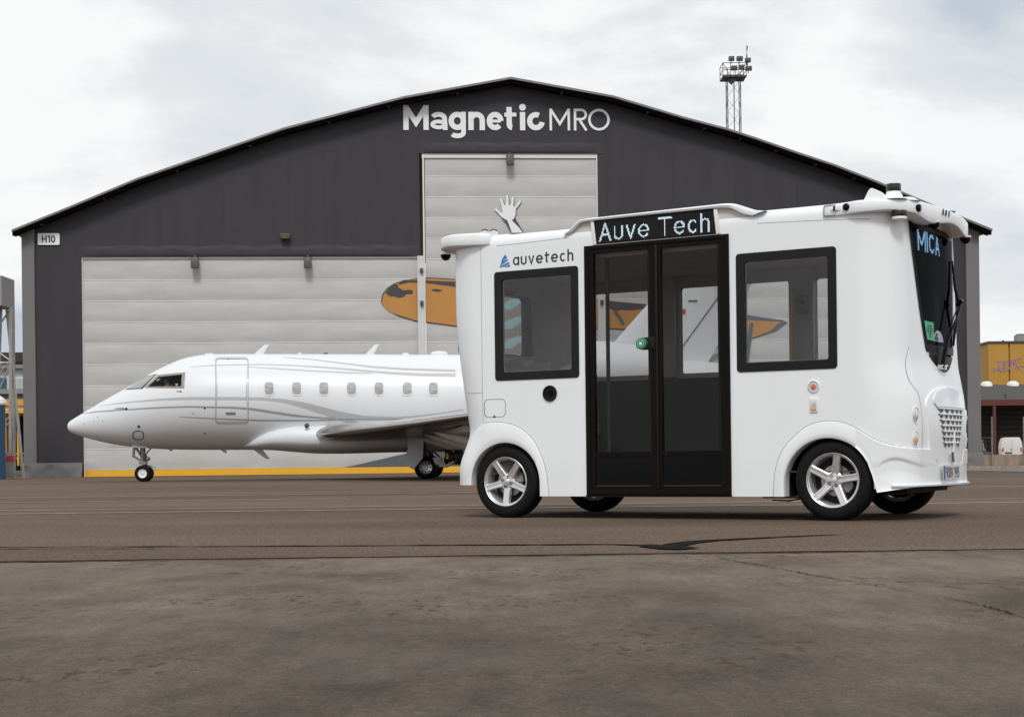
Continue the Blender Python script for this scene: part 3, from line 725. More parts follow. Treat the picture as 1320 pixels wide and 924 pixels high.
# blue tank with white cap beside the tower
to2 = pt(-9, 600, 60); tk = empty('storage_tank', (to2.x, 60, 0)); tag(tk, 'dark blue cylindrical tank with white domed lid at the far left edge', 'tank')
ztk = pt(0, 522, 60).z
MB().lathe([(.001, .02), (.46, .02), (.46, ztk)], 'z', 32).build('tank_body', M['bluem'], tk)
MB().lathe([(.50, ztk), (.52, ztk + .06), (.48, ztk + .2), (.3, ztk + .34), (.001, ztk + .38)], 'z', 32).build('lid', M['white'], tk)
# far terminal building
D = 120.0
def wbox(name, p0, p1, y0, depth, m_, parent, org):
    a = pt(*p0, y0); b = pt(*p1, y0)
    return MB().box((min(a.x, b.x) - org[0], y0 - org[1], max(0, min(a.z, b.z))), (max(a.x, b.x) - org[0], y0 + depth - org[1], max(a.z, b.z))).build(name, m_, parent, smooth=0)
bo = (pt(0, 600, D).x, D)
bt = empty('terminal_building', (*bo, 0)); tag(bt, 'low white building with dark roof and teal panels behind the lattice tower', 'building')
wbox('roof', (-60, 455), (60, 466), D - .6, 10, M['roofdark'], bt, bo)
wbox('roof_slope', (-60, 465), (60, 474), D - .3, 9, mat('grey_roof', (.16, .16, .16), .7), bt, bo)
wbox('wall', (-60, 473), (60, 602), D, 8, M['offwhite'], bt, bo)
wbox('gutter', (-60, 471), (60, 474), D - .5, .3, M['grey'], bt, bo)
for i in range(4):
    wbox('wall_panel', (-42 + i * 13, 487), (-31 + i * 13, 501), D - .15, .1, M['tealb'], bt, bo)
wbox('window', (19, 488), (60, 502), D - .12, .1, mat('dull_window', (.42, .47, .48), .3, var=.3, vscale=2, stretch=(3, 1, .3)), bt, bo)
wbox('ledge', (-60, 502), (60, 507), D - .4, .4, M['grey'], bt, bo)
wbox('dark_band', (-60, 507), (60, 515), D - .2, .1, M['greyd'], bt, bo)
# orange canopy with yellow posts
D2 = 84.0; bo = (pt(20, 600, D2).x, D2)
cn = empty('loading_canopy', (*bo, 0)); tag(cn, 'orange fascia canopy on yellow posts beside the left corner of the hangar', 'canopy')
wbox('fascia', (-40, 515), (55, 522), D2 - .6, 5, M['orangef'], cn, bo)
wbox('fascia_lower', (-40, 522), (55, 528.5), D2 - .45, 5, M['cream'], cn, bo)
wbox('fascia_trim', (-40, 528.5), (55, 532), D2 - .6, 5, M['yellow'], cn, bo)
wbox('back_wall', (-40, 530), (60, 606), D2 + 4.5, .2, M['dark'], cn, bo)
for px in (7, 23, -14): wbox('post', (px - 1.6, 530), (px + 1.6, 600), D2 - .3, .25, M['ypost'], cn, bo)
for py in (584, 590): wbox('crossbar', (-40, py), (55, py + 1.2), D2 + .1, .1, M['grey'], cn, bo)
# red-white barrier equipment at the tower's foot
o_ = pt(13, 600, 61.2); eq = MB()
for px, py, hh in ((8, 583, .5), (15, 583, .62)):
    p = pt(px, py, 61.4); eq.box((p.x - .1, 61.3, 0.05), (p.x + .1, 61.5, p.z), 0); eq.box((p.x - .13, 61.28, p.z - .35), (p.x + .13, 61.52, p.z - .1), 1)
tag(eq.build('service_cart', [M['galv'], M['red']], smooth=20, bevel=.02), 'small red and white service cart standing under the lattice tower', 'cart')

# ================================================================== RIGHT BACKGROUND
D3 = 74.5
def gz(px, py, Y): return pt(px, py, Y)
wl = MB(); a = pt(1256, 600, D3); b = pt(1420, 600, D3); ztop = pt(1300, 585.5, D3).z
wl.box((a.x, D3, 0), (b.x + 4, D3 + .4, ztop))
rw = tag(wl.build('retaining_wall', M['conc'], smooth=0), 'low brown concrete retaining wall right of the hangar, below the parked white van', 'wall')
kb = MB(); kb.box((15.0, 57.2, 0), (40, 57.5, .10)); tag(kb.build('kerb', M['conc'], smooth=0), kind='structure')
rd = MB(); rd.box((14.0, 40, 0), (60, 57.2, .012)); tag(rd.build('road', mat('grey_asphalt', (.13, .125, .12), .8, var=.15), smooth=0), kind='structure')
D4 = 156.0; bo = (pt(1290, 600, D4).x, D4)
wh = empty('loading_shed', (*bo, 0)); tag(wh, 'dark low shed with red steel beam, grey roof and white skylight domes', 'shed')
wb = D4 + 12
wbox('wall', (1240, 518), (1420, 590), wb, .3, M['wallbrown'], wh, bo)
for i in range(9):
    wbox('wall_slat', (1240, 524 + i * 6.3), (1420, 524.8 + i * 6.3), wb - .12, .1, M['greyd'], wh, bo)
r0 = pt(1240, 517, D4); r1 = pt(1430, 495, D4 + 14); r2 = pt(1430, 512, D4)
mb = MB(); xa = r0.x - bo[0]; xb = pt(1440, 510, D4).x - bo[0]; zt = pt(1300, 495.5, D4 + 14).z; zb_ = pt(1300, 516.5, D4).z
mb.prism([(-.4, zb_ - .15), (-.4, zb_ + .05), (14, zt), (20, zt), (20, zb_ - .15)], 'x', xa, xb); mb.build('roof', M['roofdark'], wh, smooth=0)
wbox('beam', (1240, 515.5), (1420, 521), D4 - .6, .35, M['redm'], wh, bo)
for px in (1282.5, 1345): wbox('post', (px - 2, 520), (px + 2, 588), D4 - .55, .25, M['redm'], wh, bo)
for px in (1287, 1322, 1352):
    c = pt(px, 498, D4 + 9); zz = zb_ + .05 + (zt - zb_ - .05) * 9.4 / 14.4
    mb = MB(); mb.lathe([(.60, -.2), (.58, .06), (.5, .22), (.3, .34), (.001, .38)], 'z', 24, c=(0, 0, 0))
    o = mb.build('skylight', M['white'], wh); o.location = (c.x - bo[0], 13.2, zt - .05); o.scale = (1.0, 1.6, 1.0)
c = pt(1296, 510, D4 + 1.5); MB().lathe([(.09, 0), (.09, .5), (.14, .5), (.14, .6), (.001, .62)], 'z', 12).build('vent_pipe', M['greyd'], wh).location = (c.x - bo[0], 1.5, zb_ + .1)
# lamp posts in front of the wall
for px in (1279, 1320):
    p = pt(px, 595, D3 - .35); q = pt(px - .4, 537, D3 - .35)
    mb = MB(); mb.tube([(0, 0, 0.0), (0, 0, q.z)], .035, 8); mb.lathe([(.08, 0), (.08, .06), (.03, .08)], 'z', 10)
    o = mb.build('post', M['grey']); o.location = (p.x, D3 - .35, 0)
    tag(o, 'slim grey steel post left of the white van' if px < 1300 else 'slim grey steel post right of the white van', 'post', 'steel posts along the retaining wall')
# white van seen from behind
VY = 148.0; vz = 0; p0 = pt(1304.5, 583, VY)
van = empty('van', (p0.x, VY, vz), radians(-13)); tag(van, 'white delivery van seen from behind beyond the low concrete wall', 'van')
hwv = .92; rows = []
mb = MB()
prof = [(0, -.86), (.05, -.9), (.95, -.93), (1.35, -.88), (1.75, -.74), (1.84, -.62)]
full = [(x, z + .22) for z, x in prof] + [(-x, z + .22) for z, x in prof[::-1]]
mb.prism(full, 'y', 0, 4.2); mb.build('body', M['van'], van, smooth=40, bevel=.03)
MB().box((-.85, -.06, .25), (.85, .06, .5)).build('bumper', M['van'], van, smooth=30, bevel=.04)
for sx in (-1, 1):
    MB().box((sx * .80 - .07, -.03, .75), (sx * .80 + .07, .05, 1.15)).build('tail_light', M['red'], van, smooth=20, bevel=.02)
    for yy in (.7, 3.4):
        MB().lathe([(.001, sx * .70), (.30, sx * .70), (.32, sx * .74), (.32, sx * .88), (.30, sx * .92), (.001, sx * .92)], 'x', 20, c=(0, yy, .30)).build('wheel', M['rubber'], van)
mb = MB(); mb.box((-.008, -.012, .5), (.008, 0.01, 1.9)); mb.build('door_seam', M['seam'], van, smooth=0)
MB().box((-.6, -.075, .62), (.0, -.0, .72)).build('number_plate', M['ink'], van, smooth=0)
MB().box((-.14, -.03, .93), (.02, 0, .99)).build('handle', M['greyd'], van, smooth=0)
# grey car body beside van and dark forklift
p0 = pt(1269, 583, 140); fk = empty('forklift', (p0.x, 140, 0), radians(15)); tag(fk, 'dark forklift with a grey seat parked by the hangar corner, left of the red post', 'forklift')
mb = MB(); mb.prism([(-.5, .2), (.5, .2), (.55, .65), (.3, .75), (-.1, .7), (-.45, .95), (-.55, .6)], 'y', -.45, .45); mb.build('chassis', M['greyd'], fk, smooth=30, bevel=.05)
mb = MB(); mb.prism([(-.35, .85), (0, .82), (.02, .95), (-.12, 1.0), (-.2, 1.55), (-.34, 1.55)], 'y', -.25, .25); mb.build('seat', M['grey'], fk, smooth=30, bevel=.05)
mb = MB()
for x in (-.45, .45):
    for y in (-.4, .4): mb.tube([(x, y, .6), (x * .8, y, 1.95)], .03, 6)
mb.box((-.42, -.45, 1.93), (.42, .45, 1.99)); mb.build('overhead_guard', M['greyd'], fk)
for x in (-.38, .42):
    for y in (-.5, .5): MB().lathe([(.001, y - .09), (.2, y - .09), (.24, y - .05), (.24, y + .05), (.2, y + .09), (.001, y + .09)], 'y', 18, c=(x, 0, .24)).build('wheel', M['rubber'], fk)
MB().box((-.12, -.5, .30), (.16, -.455, .52)).build('number_plate', M['white'], fk, smooth=0)
MB().lathe([(.001, 0), (.09, .02), (.10, .1), (.001, .16)], 'z', 12, c=(-.2, 0, 1.62)).build('beacon', M['white'], fk)
# ochre building with graffiti
D5 = 185.0; bo = (pt(1300, 600, D5).x, D5)
yb = empty('ochre_building', (*bo, 0)); tag(yb, 'tall ochre clad building with faded purple graffiti behind the dark shed', 'building')
xs = [1274, 1301.5, 1329, 1357]
for i in range(3):
    wbox('wall_panel', (xs[i] + .04, 441), (xs[i + 1] - .04, 600), D5, .4, M['ybuild'], yb, bo)
wbox('wall_core', (1274.5, 441.5), (1357, 600), D5 + .3, 18, M['ybuild'], yb, bo)
wbox('coping', (1273.5, 439.8), (1357.5, 441.2), D5 - .15, 18.5, M['greyd'], yb, bo)
wbox('chimney', (1312, 431.5), (1321, 440.5), D5 + 2, 1.5, M['grey'], yb, bo)
wbox('chimney_cap', (1312.5, 430.3), (1320.5, 432.5), D5 + 2.2, 1.0, M['greyd'], yb, bo)
wbox('roof_light', (1292.5, 438.5), (1294.5, 440), D5 + 1, .3, M['greyd'], yb, bo)
mb = MB(); rnd = random.Random(3)
gr = [[(1285, 466), (1291, 466)], [(1288, 466), (1287.5, 472)], [(1293, 472), (1293.5, 465), (1296.5, 466), (1294, 469), (1297, 472)], [(1299.5, 464.5), (1300, 471)], [(1303, 471), (1303, 464), (1307, 470), (1307, 462.5)], [(1309.5, 463), (1310, 469.5)], [(1312, 462), (1316, 461)], [(1314, 461.5), (1314, 468)],
      [(1280, 479), (1283, 476), (1281, 474)], [(1285, 478.5), (1287, 473), (1290, 478.5), (1286, 476)], [(1292, 479), (1292, 474), (1295, 474), (1295, 479)], [(1298, 478), (1300, 473), (1303, 478)], [(1308, 475), (1311, 471), (1314, 475), (1311, 477)], [(1316, 472), (1324, 471)]]
def gfn(u, v, d): p = pt(u, v, D5); return (p.x - bo[0], -.02 - d, p.z)
ribbons(mb, gr, 1.1, gfn, .02, .004); mb.build('graffiti', M['purple'], yb, smooth=0)

# ================================================================== SHUTTLE BUS
BA = radians(30.8); BX, BY = -.065, 13.55; BW = 1.75; BC = .875
OFF = (-1.42, -BC, 0)
bu = Vector((cos(BA), -sin(BA))); bn = Vector((sin(BA), cos(BA)))
bc = Vector((BX, BY)) + bu * 1.42 + bn * BC
bus = empty('shuttle_bus', (bc.x, bc.y, 0), -BA)
tag(bus, 'white driverless electric shuttle bus with glass double doors, in front of the jet and hangar', 'bus')
def B(mb, name, mats, parent=None, **k):
    par = parent or bus
    return mb.build(name, mats, par, off=OFF, **k)
SR = [(.18, -.652), (.27, -.652), (.44, -.645), (.56, -.60), (.70, -.545), (.85, -.56), (1.03, -.59), (1.42, -.645), (1.75, -.67), (2.4, -.67)]
SF = [(.18, 3.47), (.45, 3.475), (.72, 3.485), (.90, 3.475), (1.05, 3.45), (1.2, 3.425), (1.6, 3.41), (2.0, 3.40), (2.4, 3.39)]
def cat(tab, x):
    xs = [a for a, _ in tab]
    if x <= xs[0]: return tab[0][1]
    if x >= xs[-1]: return tab[-1][1]
    for i in range(len(tab) - 1):
        if x <= xs[i + 1]:
            t = (x - xs[i]) / (xs[i + 1] - xs[i]); p1, p2 = tab[i][1], tab[i + 1][1]
            h = xs[i + 1] - xs[i]
            m1 = (p2 - tab[i - 1][1]) / (xs[i + 1] - xs[i - 1]) * h if i else 0
            m2 = (tab[i + 2][1] - p1) / (xs[i + 2] - xs[i]) * h if i + 2 < len(tab) else 0
            return (2 * t**3 - 3 * t * t + 1) * p1 + (t**3 - 2 * t * t + t) * m1 + (-2 * t**3 + 3 * t * t) * p2 + (t**3 - t * t) * m2
ZR, RR = 2.36, .09
NSIDE = 110
def params(z):
    k = max(0, min(1, (z - (ZR - RR)) / RR)); ins = RR * (1 - sqrt(max(0, 1 - k * k)))
    return ins, cat(SR, z) + ins, cat(SF, z) - ins
BOWR, BOWF, RC, FX, FY = .05, .05, .36, .34, .30
def half(z, extra=0.0):
    ins, sr, sf = params(z); pts = []
    te = ins + RC
    for j in range(9):
        t = BC + (te - BC) * j / 9; pts.append((sr + BOWR * ((BC - t) / (BC - te)) ** 2, t))
    for j in range(14):
        a = pi / 2 * j / 14; pts.append((sr + BOWR + RC - RC * cos(a), te - RC * sin(a)))
    s0 = sr + BOWR + RC; s1 = sf - BOWF - FX
    for j in range(NSIDE): pts.append((s0 + (s1 - s0) * j / NSIDE, ins))
    tf = ins + FY
    for j in range(16):
        a = pi / 2 * j / 16; pts.append((s1 + FX * sin(a), tf - FY * cos(a)))
    for j in range(13):
        t = tf + (BC - tf) * j / 12; pts.append((sf - BOWF * ((BC - t) / (BC - tf)) ** 2, t))
    return pts
_oc = {}
def outline(z, off=0.0):
    key = (round(z, 5), round(off, 5))
    if key in _oc: return _oc[key]
    h = half(z); full = h + [(s, 2 * BC - t) for s, t in h[::-1][1:-1]]
    n = len(full); r = []
    if off:
        for i in range(n):
            a = Vector(full[i - 1]); b = Vector(full[(i + 1) % n]); d = (b - a).normalized()
            r.append((full[i][0] + d.y * off, full[i][1] - d.x * off))
    else: r = full
    _oc[key] = r; return r
NO = len(outline(1.0)); JF = len(half(1.0)) - 1          # index of the front centre
def fs(t, z):
    ins, sr, sf = params(z); d = abs(t - BC); lim = BC - ins - FY
    if d <= lim: return sf - BOWF * (d / lim) ** 2
    k = min(1, (d - lim) / FY); return sf - BOWF - FX * (1 - sqrt(1 - k * k))
def ts(s, z):
    ins, sr, sf = params(z); a = sr + BOWR + RC; b = sf - BOWF - FX
    if s < a: k = min(.999, (a - s) / RC); return ins + RC * (1 - sqrt(1 - k * k))
    if s > b: k = min(.999, (s - b) / FX); return ins + FY * (1 - sqrt(1 - k * k))
    return ins
def loft(zs, off=0.0):
    mb = MB(); rows = [[(s, t, z) for s, t in outline(z, off)] for z in zs]
    mb.grid(rows, closed=True); n = NO; k = len(rows)
    mb.add(rows[0], [list(range(n))]); mb.add(rows[-1], [list(range(n))[::-1]]); return mb
zs = [.18 + (2.27 - .18) * i / 56 for i in range(57)] + [2.27 + .09 * sin(pi / 2 * i / 7) for i in range(1, 8)]
hull = B(loft(zs), 'body', [M['bus']], smooth=0)
cuts = []
def cutter(mb, m_): 
    o = B(mb, 'cutter', [m_], smooth=0); cuts.append(o); return o
cutter(loft([.36, .8, 1.2, 1.6, 2.0, 2.25], -.05), M['cabin'])
WA, WB = (-.075, 1.14, .72, 2.045), (2.093, 1.13, 2.892, 2.035)
for (a, b, c, d) in (WA, WB):
    cutter(MB().prism(rrect(a + .035, b + .035, c - .035, d - .035, .02), 'y', -.1, .2), M['frit'])
cutter(MB().box((.79, -.1, .10), (2.03, .2, 2.19)), M['blackmat'])
FARW = [(-.05, .60), (.83, 1.86), (2.10, 2.86)]
for a, b in FARW:
    cutter(MB().prism(rrect(a, 1.235, b, 2.0, .03), 'y', 1.6, 1.9), M['frit'])
cutter(MB().prism(rrect(.38, 1.43, 1.45, 1.98, .05), 'x', -.85, -.4), M['frit'])
HWT = [(1.115, .02), (1.14, .13), (1.19, .24), (1.235, .31), (1.26, .355), (1.30, .375), (1.565, .45), (2.0, .545), (2.215, .575)]
wz = [1.13, 1.16, 1.2, 1.24, 1.28, 1.4, 1.56, 1.8, 2.0, 2.19]
cutter(MB().prism([(BC - interp(HWT, z) + .03, z) for z in wz] + [(BC + interp(HWT, z) - .03, z) for z in wz[::-1]], 'x', 3.2, 3.6), M['frit'])
WELL = ((.01, .29, .338), (2.81, .27, .348))
for (cx, cz, r) in WELL:
    for t0, t1 in ((-.2, .32), (BW - .32, BW + .2)):
        poly = [(cx + r * cos(pi * i / 28), cz + r * sin(pi * i / 28)) for i in range(29)] + [(cx - r, -.1), (cx + r, -.1)]
        cutter(MB().prism(poly, 'y', t0, t1), M['dark'])
cutter(MB().prism([(-1, .1), (-.326, .1), (-.326, .272), (-1, .272)], 'y', -.2, BW + .2), M['dark'])
cutter(MB().prism([(3.14, .1), (3.14, .235), (4, .30), (4, .1)], 'y', -.2, BW + .2), M['dark'])
boolean(hull, cuts)
finish(hull.data, 32, 0, False)
hb = bmesh.new(); hb.from_mesh(hull.data); print('hull', len(hb.verts), 'verts'); hb.free()

# ---- fenders
def resample(pts, n):
    P = [Vector(p) for p in pts]; L_ = [0]
    for a, b in zip(P, P[1:]): L_.append(L_[-1] + (b - a).length)
    out = []
    for i in range(n + 1):
        x = L_[-1] * i / n
        for j in range(len(P) - 1):
            if x <= L_[j + 1] + 1e-9:
                out.append(P[j].lerp(P[j + 1], (x - L_[j]) / max(1e-9, L_[j + 1] - L_[j]))); break
    return out
def smoothline(pts, it=2):
    for _ in range(it):
        q = [pts[0]]
        for a, b in zip(pts, pts[1:]):
            q += [(a[0] * .75 + b[0] * .25, a[1] * .75 + b[1] * .25), (a[0] * .25 + b[0] * .75, a[1] * .25 + b[1] * .75)]
        q.append(pts[-1]); pts = q
    return pts
def fender(inner, outer, far=False, n=56):
    I = resample(inner, n); O = resample(smoothline(outer), n); rows = []
    for a, b in zip(I, O):
        r = []
        for k, d in ((None, .10), (None, .02), (0, -.012), (.05, -.017), (.3, -.018), (.6, -.015), (.85, -.010), (.975, -.006), (1.0, .006)):
            p = a if k is None else a.lerp(b, k)
            base = ts(p.x, p.y) if k is not None else ts(a.x, a.y)
            t = base + d
            r.append((p.x, (2 * BC - t) if far else t, p.y))
        rows.append(r)
    mb = MB(); mb.grid(rows); mb.add(rows[0], [list(range(len(rows[0])))]); mb.add(rows[-1], [list(range(len(rows[0])))[::-1]])
    return mb
def archpts(cx, cz, r, z0, a0, a1, z1=None):
    p = [(cx + r * cos(radians(a0 + (a1 - a0) * i / 30)), cz + r * sin(radians(a0 + (a1 - a0) * i / 30))) for i in range(31)]
    return ([(p[0][0], z0)] if z0 is not None else []) + p + ([(p[-1][0], z1)] if z1 is not None else [])
for far in (False, True):
    inn = archpts(2.81, .27, .345, .18, 180, 50)
    out_ = [(2.376, .18), (2.385, .33), (2.415, .46), (2.47, .555), (2.555, .64), (2.66, .715), (2.80, .745), (2.93, .73), (3.04, .68)]
    B(fender(inn, out_, far), 'front_fender', [M['bus']], smooth=50)
    inn = archpts(.01, .29, .335, .18, 0, 180, .272)
    out_ = [(.419, .18), (.41, .33), (.375, .47), (.30, .623), (.20, .72), (.08, .775), (-.08, .80), (-.22, .785), (-.34, .71), (-.43, .56), (-.47, .42), (-.48, .272)]
    B(fender(inn, out_, far), 'rear_fender', [M['bus']], smooth=50)
# ---- front bumper: a skin 2 cm proud of the nose
js = min(range(JF), key=lambda j: abs(outline(.5)[j][0] - 3.03) + (9 if outline(.5)[j][1] > .2 else 0))
cols = list(range(js, 2 * JF - js + 1)); nz = 26; rows = []
def zb_(s, d): 
    z = .205 + .055 * max(0, min(1, (s - 3.15) / .33))
    if s < 3.154: z = max(z, .27 + sqrt(max(0, .348**2 - (s - 2.81) ** 2)))
    return z
def zt_(s): return interp([(3.0, .69), (3.04, .668), (3.10, .628), (3.17, .586), (3.24, .556), (3.32, .536), (3.48, .515)], s)
for j in cols:
    jj = j if j <= JF else 2 * JF - j
    s_ref, t_ref = outline(.45)[jj]; a, b = zb_(s_ref, 0), zt_(s_ref)
    r = []
    # sculpted pocket behind the wheel: recessed under a crisp brow
    if t_ref > .45: b = interp([(.45, .515), (.545, .412), (2, .412)], t_ref)
    arcpos = max(0, min(1, (s_ref - 3.185) / .245)); brow = .395 + .060 * sin(pi * arcpos ** .85); low = .275
    dep = .013 * (sin(pi * arcpos) ** .5) if s_ref > 3.19 and t_ref < .40 else 0
    brow = max(brow, a + .05); brow = min(brow, b - .03); low = max(min(low, brow - .03), a + .02)
    zl = [(a, .024), (a + .010, .018)] + [(low + (brow - low) * x_, .016 - dep * min(1, x_ * 2.2)) for x_ in (0, .15, .3, .45, .6, .75, .9, .97)] + [(brow + .006, .016 - dep * .15), (brow + .014, .017)] + [(brow + .014 + (b - brow - .014) * x_, .016) for x_ in (.25, .5, .75, 1)]
    for z, f in zl:
        P = outline(z, f)[jj]; r.append((P[0], P[1] if j <= JF else 2 * BC - P[1], z))
    P0 = outline(a, -.03)[jj]; P1 = outline(b, -.002)[jj]
    r = [(P0[0], P0[1] if j <= JF else 2 * BC - P0[1], a + .002)] + r + [(P1[0], P1[1] if j <= JF else 2 * BC - P1[1], b + .003)]
    rows.append(r)
mb = MB(); mb.grid(rows); mb.add(rows[0], [list(range(len(rows[0])))]); mb.add(rows[-1], [list(range(len(rows[0])))[::-1]])
B(mb, 'front_bumper', [M['bus']], smooth=45)
# lip under the bumper
rows = []
for j in range(JF - 22, JF + 23):
    jj = j if j <= JF else 2 * JF - j; z = .262
    def q_(o, z): 
        P = outline(z, o)[jj]; return (P[0], P[1] if j <= JF else 2 * BC - P[1], z)
    rows.append([q_(-.02, .250), q_(.036, .250), q_(.038, .262), q_(.012, .268)])
mb = MB(); mb.grid(rows); B(mb, 'bumper_lip', [M['bus']], smooth=40)

# ---- nose panel with grille
def patch(rows_z, hwf, off, nc=24, back=.01):
    rows = []
    for z in rows_z:
        hw_ = hwf(z); rows.append([(fs(BC - hw_ + 2 * hw_ * i / nc, z) + off, BC - hw_ + 2 * hw_ * i / nc, z) for i in range(nc + 1)])
    mb = MB(); mb.grid(rows)
    # rim back to the body
    loop = rows[0] + [r[-1] for r in rows[1:]] + rows[-1][::-1][1:] + [r[0] for r in rows[::-1][1:-1]]
    inner = [(p[0] - off - back, p[1], p[2]) for p in loop]
    mb.grid([loop, inner], closed=True); return mb
NP = [(.405, .28), (.44, .33), (.50, .46), (.54, .475), (.70, .50), (.84, .52), (.87, .515), (.90, .49), (.93, .44), (.96, .37), (.985, .27), (1.0, .12), (1.003, .02)]
zsn = [.405 + (.60) * i / 40 for i in range(41)]; zsn = [z for z in zsn if z < 1.003] + [1.003]
nose = B(patch(zsn, lambda z: interp(NP, z), .014), 'nose_panel', [M['bus']], smooth=40)
NL = [(.845, .36), (.87, .40), (.90, .40), (.93, .37), (.96, .31), (.98, .22), (.995, .08)]
lid = B(patch([.845 + .15 * i / 12 for i in range(13)], lambda z: interp(NL, z), .024), 'nose_cap', [mat('nose_cap_gloss', (.72, .76, .80), .06, coat=1.0)], smooth=40, parent=nose)
for r in range(7):
    z1 = .825 - r * .043; nn = 5 if r % 2 == 0 else 6; hwr = interp([(.53, .20), (.825, .335)], z1)
    stp = 2 * hwr / nn
    for c in range(nn):
        tc_ = BC - hwr + stp * (c + .5); w1 = stp * .40; w2 = stp * .16
        q = [(tc_ - w1, z1), (tc_ + w1, z1), (tc_ + w2, z1 - .027), (tc_ - w2, z1 - .027)]
        mb = MB(); mb.add([(fs(t, z) + .0155, t, z) for t, z in q] + [(fs(t, z) + .010, t, z) for t, z in q], [(0, 1, 2, 3), (0, 4, 5, 1), (1, 5, 6, 2), (2, 6, 7, 3), (3, 7, 4, 0)])
        B(mb, 'grille_slot', [M['seam']], parent=nose, smooth=0)
    mb = MB(); rows = [[(fs(t, z1) + .014, t, z1 + .012), (fs(t, z1) + .030, t, z1 + .008), (fs(t, z1) + .030, t, z1 + .003), (fs(t, z1) + .014, t, z1)] for t in [BC - hwr - .01 + (2 * hwr + .02) * i / 12 for i in range(13)]]
    mb.grid(rows); B(mb, 'grille_bar', [M['bus_trim']], parent=nose, smooth=0)
mb = MB(); mb.box((fs(BC, .6) + .012, BC - .012, .50), (fs(BC, .6) + .034, BC + .012, .66)); B(mb, 'grille_badge', [M['bus_trim']], parent=nose, smooth=20, bevel=.004)
mb = MB(); mb.prism([(BC - .055, .495), (BC + .055, .495), (BC + .035, .425), (BC - .035, .425)], 'x', fs(BC, .46) + .006, fs(BC, .46) + .030); B(mb, 'front_sensor', [M['bus_trim']], parent=nose, smooth=20, bevel=.006)
mb = MB(); mb.prism([(BC - .075, .50), (BC - .02, .50), (BC - .012, .43), (BC - .05, .43)], 'x', fs(BC, .46) + .031, fs(BC, .46) + .034); B(mb, 'sensor_window', [M['black']], parent=nose, smooth=0)
# number plate
px0 = fs(BC, .35) + .026
pl = B(MB().prism(rrect(.585, .293, 1.03, .403, .008), 'x', px0, px0 + .006), 'number_plate', [M['plate']], smooth=0)
B(MB().prism([(.588, .296), (.630, .296), (.630, .400), (.588, .400)], 'x', px0 + .0063, px0 + .0073), 'plate_band', [M['plateblue']], parent=pl, smooth=0)
wd, st = layout('PROOV 1995', .12, .16, 'n'); scx = .375 / wd
mb = MB(); ribbons(mb, st, .12, lambda u, v, d: (px0 + .0065 + d, .643 + u * scx, .306 + v * .083), .0008, .0001); B(mb, 'lettering', [M['ink']], parent=pl, smooth=0)
# headlight clusters on both front corners
def on_corner(t, z, off=0.0, far=False):
    s = fs(t, z); e_ = .01; d = Vector((fs(t + e_, z) - fs(t - e_, z), 2 * e_)).normalized(); nrm = Vector((d.y, -d.x))
    return s + nrm.x * off, t + nrm.y * off, nrm
for far in (False, True):
    for zc_, rz in ((.775, .058), (.60, .056)):
        t0 = .20; s0, t1, nrm = on_corner(t0, zc_, .0); rows = []
        tang = Vector((-nrm.y, nrm.x))
        def P_(rad, o): 
            r = []
            for i in range(28):
                a = 2 * pi * i / 28; du = rad * cos(a) * .036 / .056; dz = rad * sin(a)
                p = Vector((s0, t1)) + tang * du + nrm * (o - .5 * du * du / .3); t_ = p.y if not far else 2 * BC - p.y
                r.append((p.x, t_, zc_ + dz))
            return r
        mb = MB(); mb.grid([P_(rz * 1.12, -.004), P_(rz * 1.10, .004), P_(rz, .005), P_(rz * .93, -.004)], closed=True)
        hl = B(mb, 'headlight', [M['bus_trim']], smooth=50)
        mb = MB(); mb.grid([P_(rz * .95, .001), P_(rz * .6, .006), P_(rz * .02, .009)], closed=True)
        B(mb, 'lens', [M['lens']], parent=hl, smooth=60)
        mb = MB(); mb.grid([P_(rz * .42, .0095), P_(rz * .22, .014), P_(rz * .02, .015)], closed=True)
        B(mb, 'bulb', [M['amber'] if zc_ < .7 else M['bus_grey']], parent=hl, smooth=60)

# ---- windscreen
NWZ = [1.117 + (2.222 - 1.117) * i / 44 for i in range(45)]
def strip_patch(zlist, fa, fb, off, nc=4):
    rows = [[(fs(fa(z) + (fb(z) - fa(z)) * i / nc, z) + off, fa(z) + (fb(z) - fa(z)) * i / nc, z) for i in range(nc + 1)] for z in zlist]
    return MB().grid(rows)
hwf = lambda z: interp(HWT, z)
ws = B(strip_patch([z for z in NWZ if z >= 1.245], lambda z: BC - hwf(z) + .035, lambda z: BC + hwf(z) - .035, .004, 20), 'windscreen', [M['wsglass']], smooth=60, flip=False, toward=(1, 0, 0))
fr = MB()
for a, b in ((lambda z: BC - hwf(z), lambda z: BC - hwf(z) + .038), (lambda z: BC + hwf(z) - .038, lambda z: BC + hwf(z))):
    q = strip_patch([z for z in NWZ if z >= 1.245], a, b, .0055, 3); fr.add(q.v, q.f)
q = strip_patch([z for z in NWZ if z <= 1.26], lambda z: BC - hwf(z), lambda z: BC + hwf(z), .0065, 14); fr.add(q.v, q.f)
q = strip_patch([1.258, 1.28, 1.30, 1.315], lambda z: BC - hwf(z), lambda z: BC + hwf(z), .0075, 14); fr.add(q.v, q.f)
q = strip_patch([2.175, 2.19, 2.222], lambda z: BC - hwf(z), lambda z: BC + hwf(z), .007, 14); fr.add(q.v, q.f)
B(fr, 'windscreen_border', [mat('screen_border_black', (.004, .004, .006), .3, spec=.03)], smooth=60, parent=ws, flip=False, toward=(1, 0, 0))
